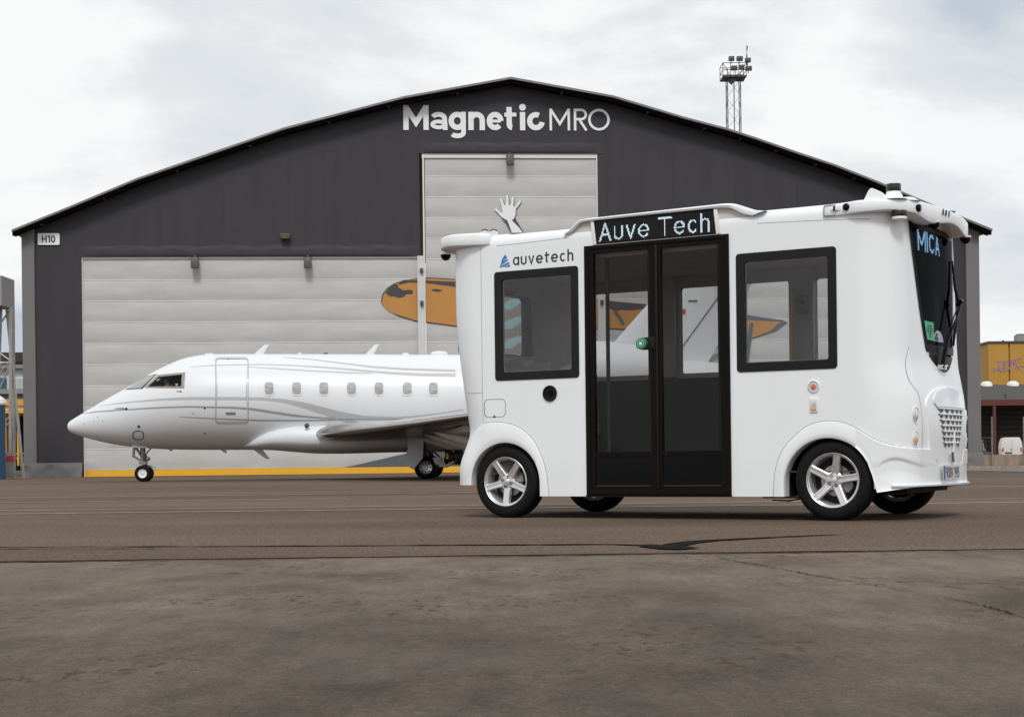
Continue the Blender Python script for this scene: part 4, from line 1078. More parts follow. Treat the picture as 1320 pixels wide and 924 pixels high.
# destination display behind the windscreen
dsp = B(strip_patch([1.98, 2.05, 2.12, 2.20], lambda z: BC - hwf(z) + .03, lambda z: BC + hwf(z) - .03, -.018, 14), 'front_display', [mat('front_led_panel', (.015, .03, .045), .4)], smooth=0)
wd, st = layout('MICA', .13, .16); mb = MB()
sx_ = .50 / wd
dots(mb, [[(p[0] * sx_, p[1] * .145) for p in s] for s in st], .021, .0105, lambda u, v, d: (fs(.48 + u, 2.025 + v) - .015, .48 + u, 2.025 + v), .52, .15, .8)
tag(B(mb, 'led_dots', [mat('led_front', (.2, .4, .5), .5, emit=(.55, .85, .95), estr=9.0)], parent=dsp, smooth=0, flip=False), kind='stuff')
# stickers low on the screen, wiper, washer
def scr(poly, off): return MB().add([(fs(t, z) + off, t, z) for t, z in poly], [list(range(len(poly)))])
st_ = B(scr([(BC - .365 - .02, 1.49), (BC - .20, 1.485), (BC - .20, 1.345), (BC - .345, 1.35)], .010), 'sticker', [M['sticker']], smooth=0)
mb = MB()
for k, (zz, a, b) in enumerate(((1.455, .25, .75), (1.435, .1, .9), (1.415, .12, .85), (1.395, .3, .7), (1.375, .4, .6))):
    t0, t1 = BC - .36 + .155 * a, BC - .36 + .155 * b
    mb.add([(fs(t, z) + .0115, t, z) for t, z in ((t0, zz - .005), (t1, zz - .005), (t1, zz + .005), (t0, zz + .005))], [(0, 1, 2, 3)])
B(mb, 'sticker_print', [M['ink']], parent=st_, smooth=0, flip=False)
e_ = [(BC - .10 + .12 * cos(pi * i / 12), 1.345 + .085 * sin(pi * i / 12)) for i in range(13)]
rs = B(scr(e_, .010), 'round_sticker', [mat('pale_sticker', (.42, .47, .52), .5)], smooth=0)
B(scr([(BC - .19, 1.352), (BC - .12, 1.352), (BC - .10, 1.37), (BC - .135, 1.385), (BC - .11, 1.405), (BC - .16, 1.41), (BC - .175, 1.385), (BC - .20, 1.375)], .0125), 'sticker_print', [mat('navy_print', (.02, .05, .12), .5)], parent=rs, smooth=0)
def F_(t, z, o): return (fs(t, z) + o, t, z)
mb = MB(); mb.tube([F_(BC - .12, 1.15, .03), F_(BC + .0, 1.35, .05), F_(BC + .30, 1.60, .075), F_(BC + .42, 1.68, .08)], [.014, .012, .010, .009], 8)
mb.tube([F_(BC - .16, 1.15, .03), F_(BC - .03, 1.35, .04), F_(BC + .26, 1.60, .06), F_(BC + .40, 1.66, .07)], .006, 6)
mb.tube([F_(BC + .44, 2.02, .015), F_(BC + .43, 1.80, .03), F_(BC + .42, 1.66, .06), F_(BC + .40, 1.45, .02), F_(BC + .36, 1.34, .012)], [.008, .012, .016, .012, .008], 6)
mb.tube([F_(BC + .42, 1.66, .04), F_(BC + .42, 1.70, .09)], .018, 8)
B(mb, 'wiper', [M['black']], parent=ws)
mb = MB()
for dt in (-.14, -.05): mb.tube([F_(BC + dt, 1.15, 0), F_(BC + dt, 1.15, .035)], .02, 10); mb.tube([F_(BC + dt - .03, 1.155, .03), F_(BC + dt + .04, 1.165, .035)], .008, 6)
B(mb, 'wiper_pivot', [M['lens']], parent=ws)

# ---- side windows
def window(rect, far=False, gm='glass', fr_in=.068, name='window'):
    a, b, c, d = rect
    t0, t1 = (-.006, .02) if not far else (BW - .03, BW + .006)
    w_ = B(MB().ring(rrect(a, b, c, d, .028), rrect(a + fr_in, b + fr_in, c - fr_in, d - fr_in, .018), 'y', t0, t1), name, [M['frit']], smooth=40)
    tt = .008 if not far else BW - .01
    B(MB().prism(rrect(a + fr_in - .004, b + fr_in - .004, c - fr_in + .004, d - fr_in + .004, .018), 'y', tt, tt + .004), 'pane', [M[gm]], parent=w_, smooth=0)
    return w_
wA = window(WA); wB = window(WB)
for a, b in FARW: window((a - .04, 1.195, b + .04, 2.04), True, 'farglass', .04)
# bright inner sash line on the near windows
for (a, b, c, d) in (WA, WB):
    B(MB().ring(rrect(a + .060, b + .060, c - .060, d - .060, .02), rrect(a + .074, b + .074, c - .074, d - .074, .015), 'y', .020, .034), 'inner_sash', [M['bus_grey']], parent=wA if a < 1 else wB, smooth=30)
rwn = B(MB().ring(rrect(.35, 1.39, 1.48, 2.02, .06), rrect(.39, 1.44, 1.44, 1.97, .05), 'x', -.665, -.60), 'rear_window', [M['frit']], smooth=40)
B(MB().prism(rrect(.38, 1.43, 1.45, 1.98, .05), 'x', -.63, -.626), 'pane', [M['farglass']], parent=rwn, smooth=0)

# ---- double door
dfr = B(MB().ring(rrect(.78, .187, 2.037, 2.195, .006), rrect(.818, .232, 2.000, 2.163, .02), 'y', -.014, .06), 'door_frame', [M['doorblack']], smooth=30, bevel=.003)
for (a, b, g0, g1) in ((.82, 1.419, .862, 1.362), (1.425, 1.998, 1.458, 1.960)):
    out_ = rrect(a, .234, b, 2.161, .015)
    mb = MB(); mb.ring(out_, rrect(g0, .262, g1, 2.132, .012), 'y', -.008, .03); mb.box((g0 - .002, -.005, .500), (g1 + .002, .028, .535))
    lf = B(mb, 'door', [M['doorblack']], smooth=30)
    B(MB().prism(rrect(g0 - .003, .532, g1 + .003, 2.135, .012), 'y', .008, .012), 'pane', [M['doorglass']], parent=lf, smooth=0)
    B(MB().prism(rrect(g0 - .003, .27, g1 + .003, .502, .01), 'y', .002, .016), 'kick_panel', [M['black']], parent=lf, smooth=0)
    B(MB().box((g0, -.006, .248), (g1, .02, .268)), 'brush_seal', [mat('brush_brown', (.05, .038, .025), .8)], parent=lf, smooth=0)
    for sgn in ((g0, g0 + .028), ):
        B(MB().box((g1 - .03, .016, .54), (g1 - .002, .022, 2.13)), 'inner_edge', [M['blackmat']], parent=lf, smooth=0)
B(MB().box((1.412, -.017, .24), (1.432, .0, 2.16)), 'centre_seal', [M['blackmat']], smooth=30, bevel=.004)
mb = MB(); mb.box((1.30, -.016, 1.335), (1.405, -.004, 1.435)); db = B(mb, 'door_button_housing', [M['blackmat']], smooth=30, bevel=.005)
B(MB().lathe([(.001, -.044), (.034, -.044), (.046, -.038), (.048, -.014)], 'y', 28, c=(1.295, 0, 1.385)), 'door_button', [M['green']], parent=db)
B(MB().lathe([(.030, -.0445), (.030, -.047), (.024, -.047), (.024, -.0445)], 'y', 28, c=(1.295, 0, 1.385)), 'button_ring', [mat('pale_green', (.25, .55, .38), .5)], parent=db)
B(MB().lathe([(.001, -.048), (.013, -.048), (.013, -.044)], 'y', 20, c=(1.295, 0, 1.385)), 'button_centre', [M['white']], parent=db)
# sill under the doors and chassis
B(MB().box((.77, -.004, .176), (2.04, .3, .19)), 'door_sill', [M['blackmat']], smooth=0)
B(MB().box((-.34, .34, .20), (3.30, 1.41, .36)), 'chassis', [M['dark']], smooth=0)
B(MB().box((.40, .05, .19), (2.42, 1.70, .30)), 'battery_tray', [M['dark']], smooth=0)
B(MB().box((2.25, .10, .165), (2.55, .35, .176)), 'underbody_bracket', [M['dark']], smooth=0)
mb = MB(); mb.tube([(2.32, .12, .15), (2.45, .14, .145), (2.52, .2, .16)], .006, 6); B(mb, 'underbody_cable', [M['black']])
for (cx, cz, r) in WELL:
    for t0, t1 in ((.05, .33), (BW - .33, BW - .05)):
        mb = MB(); mb.grid([[(cx + (r + dd) * cos(pi * i / 24), t, cz + (r + dd) * sin(pi * i / 24)) for i in range(25)] for dd, t in ((.012, t0), (.012, t1))])
        q = t1 if t0 < 1 else t0
        mb.prism([(cx + (r + .012) * cos(pi * i / 24), cz + (r + .012) * sin(pi * i / 24)) for i in range(25)], 'y', q - .004, q + .004)
        B(mb, 'wheelhouse', [M['dark']], smooth=60)

# ---- wheels
def make_wheel(name, loc, rot):
    prof = [(.205, .02), (.212, .006), (.235, .000), (.262, .004), (.285, .014), (.297, .032), (.3005, .045), (.3005, .060), (.2925, .062), (.2925, .070), (.302, .072), (.3025, .090), (.294, .092), (.294, .102), (.3025, .104), (.302, .122), (.2925, .124), (.2925, .132), (.3005, .134), (.3005, .150), (.296, .165), (.28, .180), (.25, .190), (.21, .180)]
    wh_ = MB().lathe(prof, 'y', 64).build(name, M['rubber'], bus, smooth=35)
    wh_.location = (loc[0] + OFF[0], loc[1] + OFF[1], loc[2]); wh_.rotation_euler = (0, 0, rot[0])
    mb = MB()
    mb.lathe([(.206, .026), (.208, .012), (.202, .006), (.196, .010), (.193, .022), (.186, .026), (.180, .045), (.176, .075), (.172, .165), (.20, .175)], 'y', 64)
    for k in range(5):
        a = rot[1] + 2 * pi * k / 5; ca, sa = cos(a), sin(a)
        def q(r, wv, y): return (r * ca - wv * sa, y, r * sa + wv * ca)
        secs = []
        for (r, hw_, yf, yb) in ((.020, .030, .040, .075), (.055, .030, .034, .075), (.10, .0275, .027, .070), (.15, .0265, .020, .062), (.198, .029, .012, .045)):
            secs.append([q(r, -hw_, yb), q(r, -hw_, yf + .006), q(r, -hw_ * .72, yf), q(r, 0, yf + .003), q(r, hw_ * .72, yf), q(r, hw_, yf + .006), q(r, hw_, yb)])
        mb.grid(secs)
    mb.lathe([(.001, .036), (.030, .035), (.056, .037), (.068, .045), (.070, .075)], 'y', 40)
    rim = mb.build('rim', M['alloy'], wh_, smooth=32, flip=True)
    for k in range(4):
        a = rot[1] + .35 + 2 * pi * k / 4
        MB().lathe([(.001, .0405), (.0085, .0405), (.0095, .030), (.012, .030), (.012, .042)], 'y', 12, c=(.042 * cos(a), 0, .042 * sin(a))).build('lug_nut', M['black'], wh_)
    MB().lathe([(.001, .024), (.020, .026), (.026, .032), (.026, .04)], 'y', 28).build('centre_cap', M['alloy'], wh_)
    MB().lathe([(.05, .10), (.055, .092), (.118, .092), (.120, .096), (.120, .105), (.05, .11)], 'y', 48).build('brake_disc', M['steel'], wh_)
    c0 = rot[1] - .5
    mb = MB(); mb.prism([(r * cos(c0 + da), r * sin(c0 + da)) for r, da in [(.075, -.45), (.135, -.40), (.142, 0), (.135, .40), (.075, .45)]], 'y', .075, .125)
    mb.build('caliper', M['grey'], wh_, smooth=30, bevel=.004)
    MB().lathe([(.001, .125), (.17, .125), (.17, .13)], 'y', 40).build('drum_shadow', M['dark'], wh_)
    return wh_
make_wheel('wheel', (0, .004, .300), (0, radians(52)))
make_wheel('wheel', (2.838, .004, .300), (0, radians(8)))
make_wheel('wheel', (0, BW - .004, .300), (pi, radians(20)))
make_wheel('wheel', (2.838, BW - .004, .300), (pi, radians(70)))
mb = MB(); mb.tube([(0, .15, .3), (0, 1.6, .3)], .04, 10); mb.tube([(2.838, .15, .3), (2.838, 1.6, .3)], .04, 10); B(mb, 'axle', [M['dark']])

# ---- door-side sign hood and LED display
prof = smoothline([(.62, 2.300), (.675, 2.325), (.72, 2.368), (.755, 2.390), (.85, 2.394), (1.93, 2.400), (2.03, 2.398), (2.09, 2.378), (2.16, 2.335), (2.24, 2.315)], 2)
topl = smoothline([(.60, 2.312), (.665, 2.345), (.70, 2.385), (.745, 2.414), (.85, 2.418), (1.93, 2.430), (2.05, 2.430), (2.13, 2.410), (2.23, 2.360), (2.34, 2.345)], 2)
n = 60; A_ = resample(prof, n); Bt = resample(topl, n)
rows = []
for i in range(n + 1):
    rows.append([(A_[i].x, .012, A_[i].y), (A_[i].x, -.022, A_[i].y), ((A_[i].x + Bt[i].x) / 2, -.030, (A_[i].y + Bt[i].y) / 2), (Bt[i].x, -.020, Bt[i].y - .003), (Bt[i].x, .0, Bt[i].y), (Bt[i].x, .35, Bt[i].y + .002), (Bt[i].x, .5, 2.35)])
mb = MB(); mb.grid(rows); hood = B(mb, 'sign_hood', [M['bus']], smooth=50)
B(MB().prism([(p.x, p.y + .004) for p in A_[::3]] + [(2.24, 2.24), (.62, 2.24)], 'y', .012, .5), 'hood_infill', [M['bus_grey']], parent=hood, smooth=0)
for a in ((.842, .870, .862, .893), (1.915, 1.945, 1.935, 1.972)):
    B(MB().prism([(a[0], 2.396), (a[1], 2.396), (a[3], 2.20), (a[2], 2.20)], 'y', -.012, .02), 'hood_divider', [M['bus_trim']], parent=hood, smooth=20, bevel=.003)
disp = B(MB().prism([(.868, 2.396), (1.915, 2.398), (1.935, 2.203), (.892, 2.203)], 'y', -.006, .05), 'display', [M['led_off']], smooth=0)
wd, st = layout('Auve Tech', .11, .12, 'g'); sx_ = .965 / wd; mb = MB()
st = layout('A', .11)[1]; x = .74 + .10
st = [];  x = 0
for ch in 'Auve Tech':
    if ch == ' ': x += .40; continue
    W_, g_ = glyph(ch, .10, 'x' if ch != 'a' else 'g'); st += [[(p[0] + x, p[1]) for p in q] for q in g_]; x += W_ + .16
sx_ = .965 / (x - .16)
dots(mb, [[(p[0] * sx_, p[1] * .142) for p in s] for s in st], .0155, .0088, lambda u, v, d: (.918 + u, -.0075, 2.226 + v), .98, .145, .66)
tag(B(mb, 'led_dots', [M['led']], parent=disp, smooth=0, flip=False), kind='stuff')
mb = MB()
for iy in range(20):
    for ix in range(117):
        x = .895 + ix * .0088; z = 2.217 + iy * .0088
        mb.add([(x - .0022, -.0066, z - .0022), (x + .0022, -.0066, z - .0022), (x + .0022, -.0066, z + .0022), (x - .0022, -.0066, z + .0022)], [(0, 1, 2, 3)])
tag(B(mb, 'unlit_led_dots', [mat('led_unlit', (.02, .018, .018), .5)], parent=disp, smooth=0, flip=False), kind='stuff')

# ---- sensor bars round the roof corners
def bar(j0, j1, name, dfn, zbf, ztf, zref=2.2, mirror=False):
    rows = []
    for j in range(j0, j1 + 1):
        s_, t_ = outline(zref)[j % NO]; d = dfn(s_, t_); zb, zt = zbf(s_, t_), ztf(s_, t_)
        def q(o, z): P = outline(zref, o)[j % NO]; return (P[0], P[1], z)
        rows.append([q(-.06, zb), q(max(-.05, d - .022), zb), q(d - .004, zb + .004), q(d, zb + .012), q(d, zt - .018), q(d - .006, zt - .006), q(max(-.045, d - .022), zt), q(-.10, zt + .003)])
    mb = MB(); mb.grid(rows); mb.add(rows[0], [list(range(8))]); mb.add(rows[-1], [list(range(8))[::-1]])
    return B(mb, name, [M['bus']], smooth=45)
jf0 = min(range(JF), key=lambda j: abs(outline(2.2)[j][0] - 2.79) + (9 if outline(2.2)[j][1] > .2 else 0))
fbar = bar(jf0, 2 * JF - jf0, 'front_sensor_bar',
    lambda s, t: interp([(2.79, .010), (2.95, .022), (3.1, .07), (3.3, .115), (3.4, .13)], s, True),
    lambda s, t: interp([(2.79, 2.252), (3.1, 2.262), (3.25, 2.268), (3.33, 2.25), (3.36, 2.225)], s) + (.02 * cos((t - BC) * 7) if s > 3.33 else 0),
    lambda s, t: interp([(2.79, 2.347), (3.1, 2.352), (3.35, 2.352), (3.40, 2.345)], s))
jr = min(range(JF), key=lambda j: abs(outline(2.2)[j][0] + .11) + (9 if outline(2.2)[j][1] > .2 else 0))
rbar = bar(-jr, jr, 'rear_sensor_bar', lambda s, t: interp([(-.65, .13), (-.45, .12), (-.25, .055), (-.11, .008)], s, True), lambda s, t: interp([(-.65, 2.288), (-.4, 2.283), (-.11, 2.275)], s), lambda s, t: interp([(-.65, 2.386), (-.2, 2.382), (-.11, 2.370)], s))
B(MB().prism([(-.52, 2.36), (-.02, 2.36), (-.05, 2.385), (-.47, 2.385)], 'y', .18, 1.55), 'roof_hatch', [M['bus']], smooth=30, bevel=.006)
def dome(x, y, z, r, par, nm='dome_camera'):
    c = B(MB().lathe([(r * 1.0, .004), (r * 1.04, -.006), (r * .98, -.012)], 'z', 28, c=(x, y, z)), nm, [M['bus_trim']], smooth=50, parent=par)
    B(MB().lathe([(r * .96, -.010), (r * .94, -.022), (r * .80, -.040), (r * .5, -.056), (.001, -.062)], 'z', 28, c=(x, y, z)), 'dome', [M['black']], smooth=60, parent=c); return c
dome(-.66, .16, 2.262, .047, rbar); dome(-.66, 1.58, 2.262, .047, rbar)
dome(3.47, .53, 2.232, .045, fbar); dome(3.45, 1.46, 2.225, .047, fbar)
# lens and scoop on the door side of the front bar
B(MB().lathe([(.001, -.046), (.016, -.046), (.020, -.044), (.026, -.040), (.028, -.028), (.028, .0)], 'y', 28, c=(2.985, 0, 2.312)), 'side_camera', [M['black']], parent=fbar)
mb = MB(); mb.prism([(2.86, 2.30), (2.885, 2.325), (2.97 - .04, 2.335), (2.935, 2.29)], 'y', -.032, 0); B(mb, 'sensor_cowl', [M['bus']], smooth=30, bevel=.01, parent=fbar)
B(MB().box((2.885, -.036, 2.293), (2.899, -.024, 2.327)), 'cowl_slot', [M['black']], parent=fbar, smooth=0)
B(MB().ring(rrect(2.805, 2.262, 2.90, 2.34, .01), rrect(2.808, 2.265, 2.897, 2.337, .01), 'y', -.019, -.012), 'cover_seam', [M['seam']], parent=fbar, smooth=0)
p = F_(.16, 2.29, .0); B(MB().lathe([(.001, .158), (.020, .158), (.027, .152), (.028, .10)], 'x', 24, c=(p[0] - .0 + .02 - .005, .20, 2.292)), 'front_camera', [M['black']], parent=fbar)
for dt, ww in ((.62, .020), (.68, .026), (.75, .016)):
    mb = MB(); mb.prism([(dt - ww, 2.285), (dt + ww * .4, 2.290), (dt + ww, 2.325), (dt + ww * .2, 2.335)], 'x', fs(dt, 2.25) + .118, fs(dt, 2.25) + .136); B(mb, 'vent_slot', [M['black']], parent=fbar, smooth=0)
def lidar(x, y, z0, z1, r, base, par):
    l = B(MB().lathe([(.001, z1), (r * .97, z1), (r, z1 - .004), (r, z0 + .004), (r * .97, z0)], 'z', 40, c=(x, y, 0)), 'lidar', [mat('lidar_black', (.018, .016, .014), .25)], smooth=40, parent=par)
    B(MB().lathe([(r * .95, z1 - .001)] * 0 + base, 'z', 40, c=(x, y, 0)), 'lidar_mount', [M['bus']], smooth=50, parent=par)
lidar(3.30, .10, 2.412, 2.468, .054, [(.052, 2.412), (.054, 2.395), (.064, 2.385), (.068, 2.36), (.105, 2.35)], fbar)
lidar(3.345, .085, 2.222, 2.266, .056, [(.054, 2.222), (.056, 2.212), (.054, 2.204), (.001, 2.203)], fbar)
lidar(3.27, 1.64, 2.412, 2.462, .054, [(.052, 2.412), (.054, 2.395), (.064, 2.385), (.068, 2.36), (.105, 2.35)], fbar)
mb = MB(); mb.prism(smoothline([(3.10, 2.34), (3.125, 2.39), (3.15, 2.435), (3.175, 2.44), (3.22, 2.405), (3.25, 2.38), (3.27, 2.345)], 2), 'y', .0, .16); B(mb, 'antenna_cowl', [M['bus']], smooth=40, bevel=.02, parent=fbar)
B(MB().lathe([(.001, .032), (.06, .028), (.10, .0)], 'z', 32, c=(3.36, .20, 2.345)), 'gps_puck', [M['bus']], smooth=60, parent=fbar)

# ---- small side fittings
B(MB().lathe([(.001, -.004), (.046, -.004), (.050, -.012), (.062, -.014), (.066, -.008), (.066, .0)], 'y', 36, c=(.445, 0, 1.02)), 'charging_port', [M['blackmat']])
B(MB().lathe([(.018, -.018), (.022, -.016), (.022, -.004)], 'y', 24, c=(.45, 0, 1.025)), 'port_cap', [M['black']])
B(MB().ring(rrect(-.19, .838, .02, .990, .04), rrect(-.186, .842, .016, .986, .037), 'y', -.0015, .004), 'service_flap_seam', [M['seam']], smooth=0)
B(MB().prism([(-.105, .836), (-.075, .836), (-.09, .856)], 'y', -.003, .003), 'flap_notch', [M['ink']], smooth=0)
lr = B(MB().lathe([(.040, -.010), (.046, -.008), (.048, .0)], 'y', 30, c=(2.706, 0, 1.002)), 'side_marker', [M['bus_trim']])
B(MB().lathe([(.001, -.008), (.024, -.008), (.028, -.003), (.040, -.006)], 'y', 30, c=(2.706, 0, 1.002)), 'marker_recess', [M['bus_grey']], parent=lr)
B(MB().lathe([(.001, -.016), (.016, -.014), (.020, -.006)], 'y', 24, c=(2.706, 0, 1.002)), 'orange_reflector', [M['orange']], parent=lr)
sl = B(MB().prism(rrect(2.672, .808, 2.740, .918, .015), 'y', -.010, .0), 'side_lamp', [M['bus_trim']], smooth=30, bevel=.004)
B(MB().prism(rrect(2.683, .822, 2.729, .906, .01), 'y', -.016, -.009), 'lens', [M['lens']], smooth=30, bevel=.003, parent=sl)
B(MB().prism(rrect(2.688, .828, 2.724, .850, .006), 'y', -.018, -.015), 'amber_strip', [M['amber']], smooth=0, parent=sl)
# logo and name over the rear window
lg = MB()
for poly in ([(.004, 2.150), (.030, 2.183), (.040, 2.178), (.050, 2.160), (-.002, 2.118), (-.006, 2.125)], [(-.010, 2.112), (.052, 2.150), (.060, 2.135), (-.018, 2.094)], [(-.022, 2.088), (.002, 2.098), (.066, 2.122), (.074, 2.108), (.010, 2.086), (-.012, 2.081)], [(.014, 2.082), (.074, 2.101), (.082, 2.088), (.074, 2.081)]):
    lg.prism([(x, z) for x, z in poly], 'y', -.0022, .001)
B(lg, 'logo', [M['blue']], smooth=0)
st = []; x = 0
for ch in 'auvetech':
    W_, g_ = glyph(ch, .135, 'g' if ch == 'a' else ''); st += [[(p[0] + x, p[1]) for p in q] for q in g_]; x += W_ + .15
sx_ = .570 / (x - .15)
mb = MB(); ribbons(mb, st, .135, lambda u, v, d: (.107 + u * sx_, -.0008 - d, 2.089 + v * .094), .0008, .0002); B(mb, 'lettering', [M['ink']], smooth=0)

# ---- panel seams (thin dark lines lying in the joints)
def seam(pts, far=False):
    P = resample(smoothline(pts, 1), 30); path = [(p.x, ts(p.x, p.y) - .0008, p.y) for p in P]
    mb = MB(); rows = []
    for i, p in enumerate(path):
        a = Vector(path[max(0, i - 1)]); b = Vector(path[min(len(path) - 1, i + 1)]); d = (b - a).normalized(); sd_ = Vector((d.z, 0, -d.x)) * .0016
        rows.append([(p[0] + sd_.x, p[1], p[2] + sd_.z), (p[0] - sd_.x, p[1], p[2] - sd_.z)])
    mb.grid(rows); return B(mb, 'panel_seam', [M['seam']], smooth=0, flip=False)
seam([(-.205, .80), (-.205, 1.0), (-.205, 1.55), (-.205, 2.27)])
seam([(-.205, 1.045), (-.3, 1.045), (-.42, 1.05)])
seam([(-.05, 2.262), (.3, 2.268), (.62, 2.278)])
seam([(2.27, 2.255), (2.8, 2.235), (3.15, 2.215)])
fo = [(2.376, .18), (2.385, .33), (2.415, .46), (2.47, .555), (2.555, .64), (2.66, .715), (2.80, .745), (2.93, .73), (3.04, .680), (3.10, .640), (3.17, .598), (3.24, .568), (3.32, .546), (3.38, .532)]
seam([(x - .002, z + .004) for x, z in fo])
seam([(.423, .18), (.414, .33), (.379, .472), (.304, .627), (.20, .725), (.08, .780), (-.08, .805), (-.20, .792)])
seam([(3.035, .672), (3.035, .62), (3.03, .54)])
# nose seam running up the corner beside the grille
P = [(.30, .52), (.30, .62), (.29, .75), (.27, .90), (.24, .96), (.19, 1.0), (.165, 1.06), (.17, 1.15), (.20, 1.24), (.235, 1.29)]
mb = MB(); rows = [[(on_corner(p.x, p.y, .0015)[0], on_corner(p.x, p.y, .0015)[1], p.y) , (on_corner(p.x + .004, p.y, .0015)[0], on_corner(p.x + .004, p.y, .0015)[1], p.y + .001)] for p in resample(smoothline(P), 40)]
mb.grid(rows); B(mb, 'panel_seam', [M['seam']], smooth=0, flip=False)

# ---- cabin
B(MB().box((-.26, .06, .362), (3.05, 1.69, .372)), 'cabin_floor', [M['cabin_floor']], smooth=0)
B(MB().box((-.20, 1.672, .375), (3.0, 1.695, 1.19)), 'side_lining', [mat('lower_lining', (.13, .115, .105), .6)], smooth=0)
B(MB().box((-.24, .06, 2.10), (3.04, 1.69, 2.245)), 'ceiling_lining', [M['cabin']], smooth=0, bevel=.02)
for i, (t0, t1) in enumerate(((.22, .52), (.54, .88), (.90, 1.24), (1.26, 1.56))):
    bz = 1.37
    sp = smoothline([(t0, .8), (t0, 1.2), (t0 + .03, bz - .05), (t0 + .12, bz), (t1 - .12, bz), (t1 - .03, bz - .05), (t1, 1.2), (t1, .8)], 2)
    st0 = B(MB().prism(sp, 'x', -.38, -.28), 'seat', [M['seat']], smooth=40, bevel=.02)
    B(MB().box((-.28, t0, .70), (.10, t1, .82)), 'seat_cushion', [M['seat']], smooth=30, bevel=.03, parent=st0)
for x in ():
    sp = smoothline([(x, .8), (x, 1.1), (x + .03, 1.26), (x + .1, 1.30), (x + .30, 1.30), (x + .38, 1.26), (x + .42, 1.1), (x + .42, .8)], 2)
    B(MB().prism(sp, 'y', 1.55, 1.64), 'seat', [M['seat']], smooth=40, bevel=.02)
B(MB().lathe([(.001, .12), (.10, .10), (.17, .04), (.18, 0)], 'z', 24, c=(.50, .35, 1.16)), 'seat_head_cover', [M['seatlight']], smooth=60)
B(MB().box((-.26, .07, .372), (.05, 1.68, .70)), 'seat_plinth', [M['cabin_floor']], smooth=0)
mb = MB(); mb.tube([(1.955, 1.665, 1.86), (1.935, 1.60, 1.80), (1.93, 1.59, 1.74), (1.93, 1.59, 1.40), (1.935, 1.60, 1.34), (1.96, 1.665, 1.27)], .021, 12); B(mb, 'grab_pole', [M['yellowpole']])
mb = MB(); mb.box((1.93, 1.665, 1.70), (2.06, 1.69, 1.86)); tk_ = B(mb, 'control_box', [mat('control_box', (.42, .38, .36), .5)], smooth=20, bevel=.008)
B(MB().lathe([(.001, -.014), (.014, -.012), (.016, .0)], 'y', 16, c=(2.0, 1.665, 1.80)), 'button', [M['ink']], parent=tk_)
B(MB().box((1.99, 1.660, 1.71), (2.05, 1.667, 1.725)), 'label_strip', [M['red']], parent=tk_, smooth=0)
mb = MB(); mb.tube([(.90, .16, .38), (.90, .16, 2.1)], .017, 10); mb.tube([(1.93, .16, .38), (1.93, .16, 2.1)], .017, 10); B(mb, 'grab_pole', [M['greyd']])
mb = MB(); mb.box((2.065, 1.64, 1.2), (2.10, 1.695, 2.1)); mb.box((.66, 1.64, 1.2), (.80, 1.695, 2.1)); B(mb, 'pillar_trim', [M['cabin']], smooth=20, bevel=.01)
B(MB().box((3.05, .30, .375), (3.22, 1.45, 1.05)), 'dashboard', [M['cabin_floor']], smooth=30, bevel=.03)

# ================================================================== BUSINESS JET
YJ = 46.2
jo = pt(330, 600, YJ)
jet = empty('business_jet', (jo.x, YJ, 0)); tag(jet, 'white twin engine business jet with silver swoosh stripes, parked behind the shuttle bus', 'jet')
def J(px, py, dy=0.0):
    p = pt(px, py, YJ + dy); return Vector((p.x - jo.x, dy, p.z))
ST = [(87.2, 548.3, 551), (88.2, 545.5, 554), (90.5, 542.8, 556.6), (95, 539.8, 558.8), (105.5, 533.4, 562.6), (122.5, 523.2, 567.3), (140, 513, 571.3), (161, 501.6, 574.8), (178, 491.6, 576.6), (188, 485.4, 577.5), (197, 480.3, 578.1), (207, 475, 578.5), (219, 469.4, 579), (232, 463.9, 579.4), (246, 459.9, 579.6), (260, 457.6, 579.7), (276, 456.5, 579.8), (300, 456.2, 579.8), (345, 456.2, 579.8), (400, 456.3, 579.6), (470, 456.5, 579.3), (540, 456.9, 578.9), (600, 457.2, 578.3), (680, 457.6, 577), (740, 458.2, 574), (800, 460, 564), (860, 463, 549), (920, 467, 532), (980, 473, 514), (1030, 481, 500), (1038, 486, 493)]
NR = 64
rows = []
for px, a, b in ST:
    p, q = J(px, a), J(px, b); cz = (p.z + q.z) / 2; r = (p.z - q.z) / 2
    rows.append([(p.x, -r * sin(2 * pi * i / NR) * 1.0, cz + r * cos(2 * pi * i / NR)) for i in range(NR)])
def dens(rows, k):
    out = []
    n = len(rows)
    for i in range(n - 1):
        p0, p1, p2, p3 = rows[max(0, i - 1)], rows[i], rows[i + 1], rows[min(n - 1, i + 2)]
        for s in range(k):
            t = s / k
            out.append([tuple(Vector(b).lerp(Vector(c), t)) for b, c in zip(p1, p2)])
    out.append(rows[-1]); return out
def catrows(rows, k):
    out = []; n = len(rows)
    X = [r[0][0] for r in rows]
    for i in range(n - 1):
        for s in range(k):
            t = s / k; rr = []
            h = X[i + 1] - X[i]
            for q in range(len(rows[0])):
                v = [rows[i][q][0] + (rows[i + 1][q][0] - rows[i][q][0]) * t]
                for c in (1, 2):
                    p1, p2 = rows[i][q][c], rows[i + 1][q][c]
                    m1 = (p2 - rows[i - 1][q][c]) / (X[i + 1] - X[i - 1]) * h if i else (p2 - p1)
                    m2 = (rows[i + 2][q][c] - p1) / (X[i + 2] - X[i]) * h if i + 2 < n else (p2 - p1)
                    v.append((2 * t**3 - 3 * t * t + 1) * p1 + (t**3 - 2 * t * t + t) * m1 + (-2 * t**3 + 3 * t * t) * p2 + (t**3 - t * t) * m2)
                rr.append(tuple(v))
            out.append(rr)
    out.append(rows[-1]); return out
frows = catrows(rows, 3)
mb = MB(); mb.grid(frows, closed=True); mb.add(frows[0], [list(range(NR))]); mb.add(frows[-1], [list(range(NR))[::-1]])
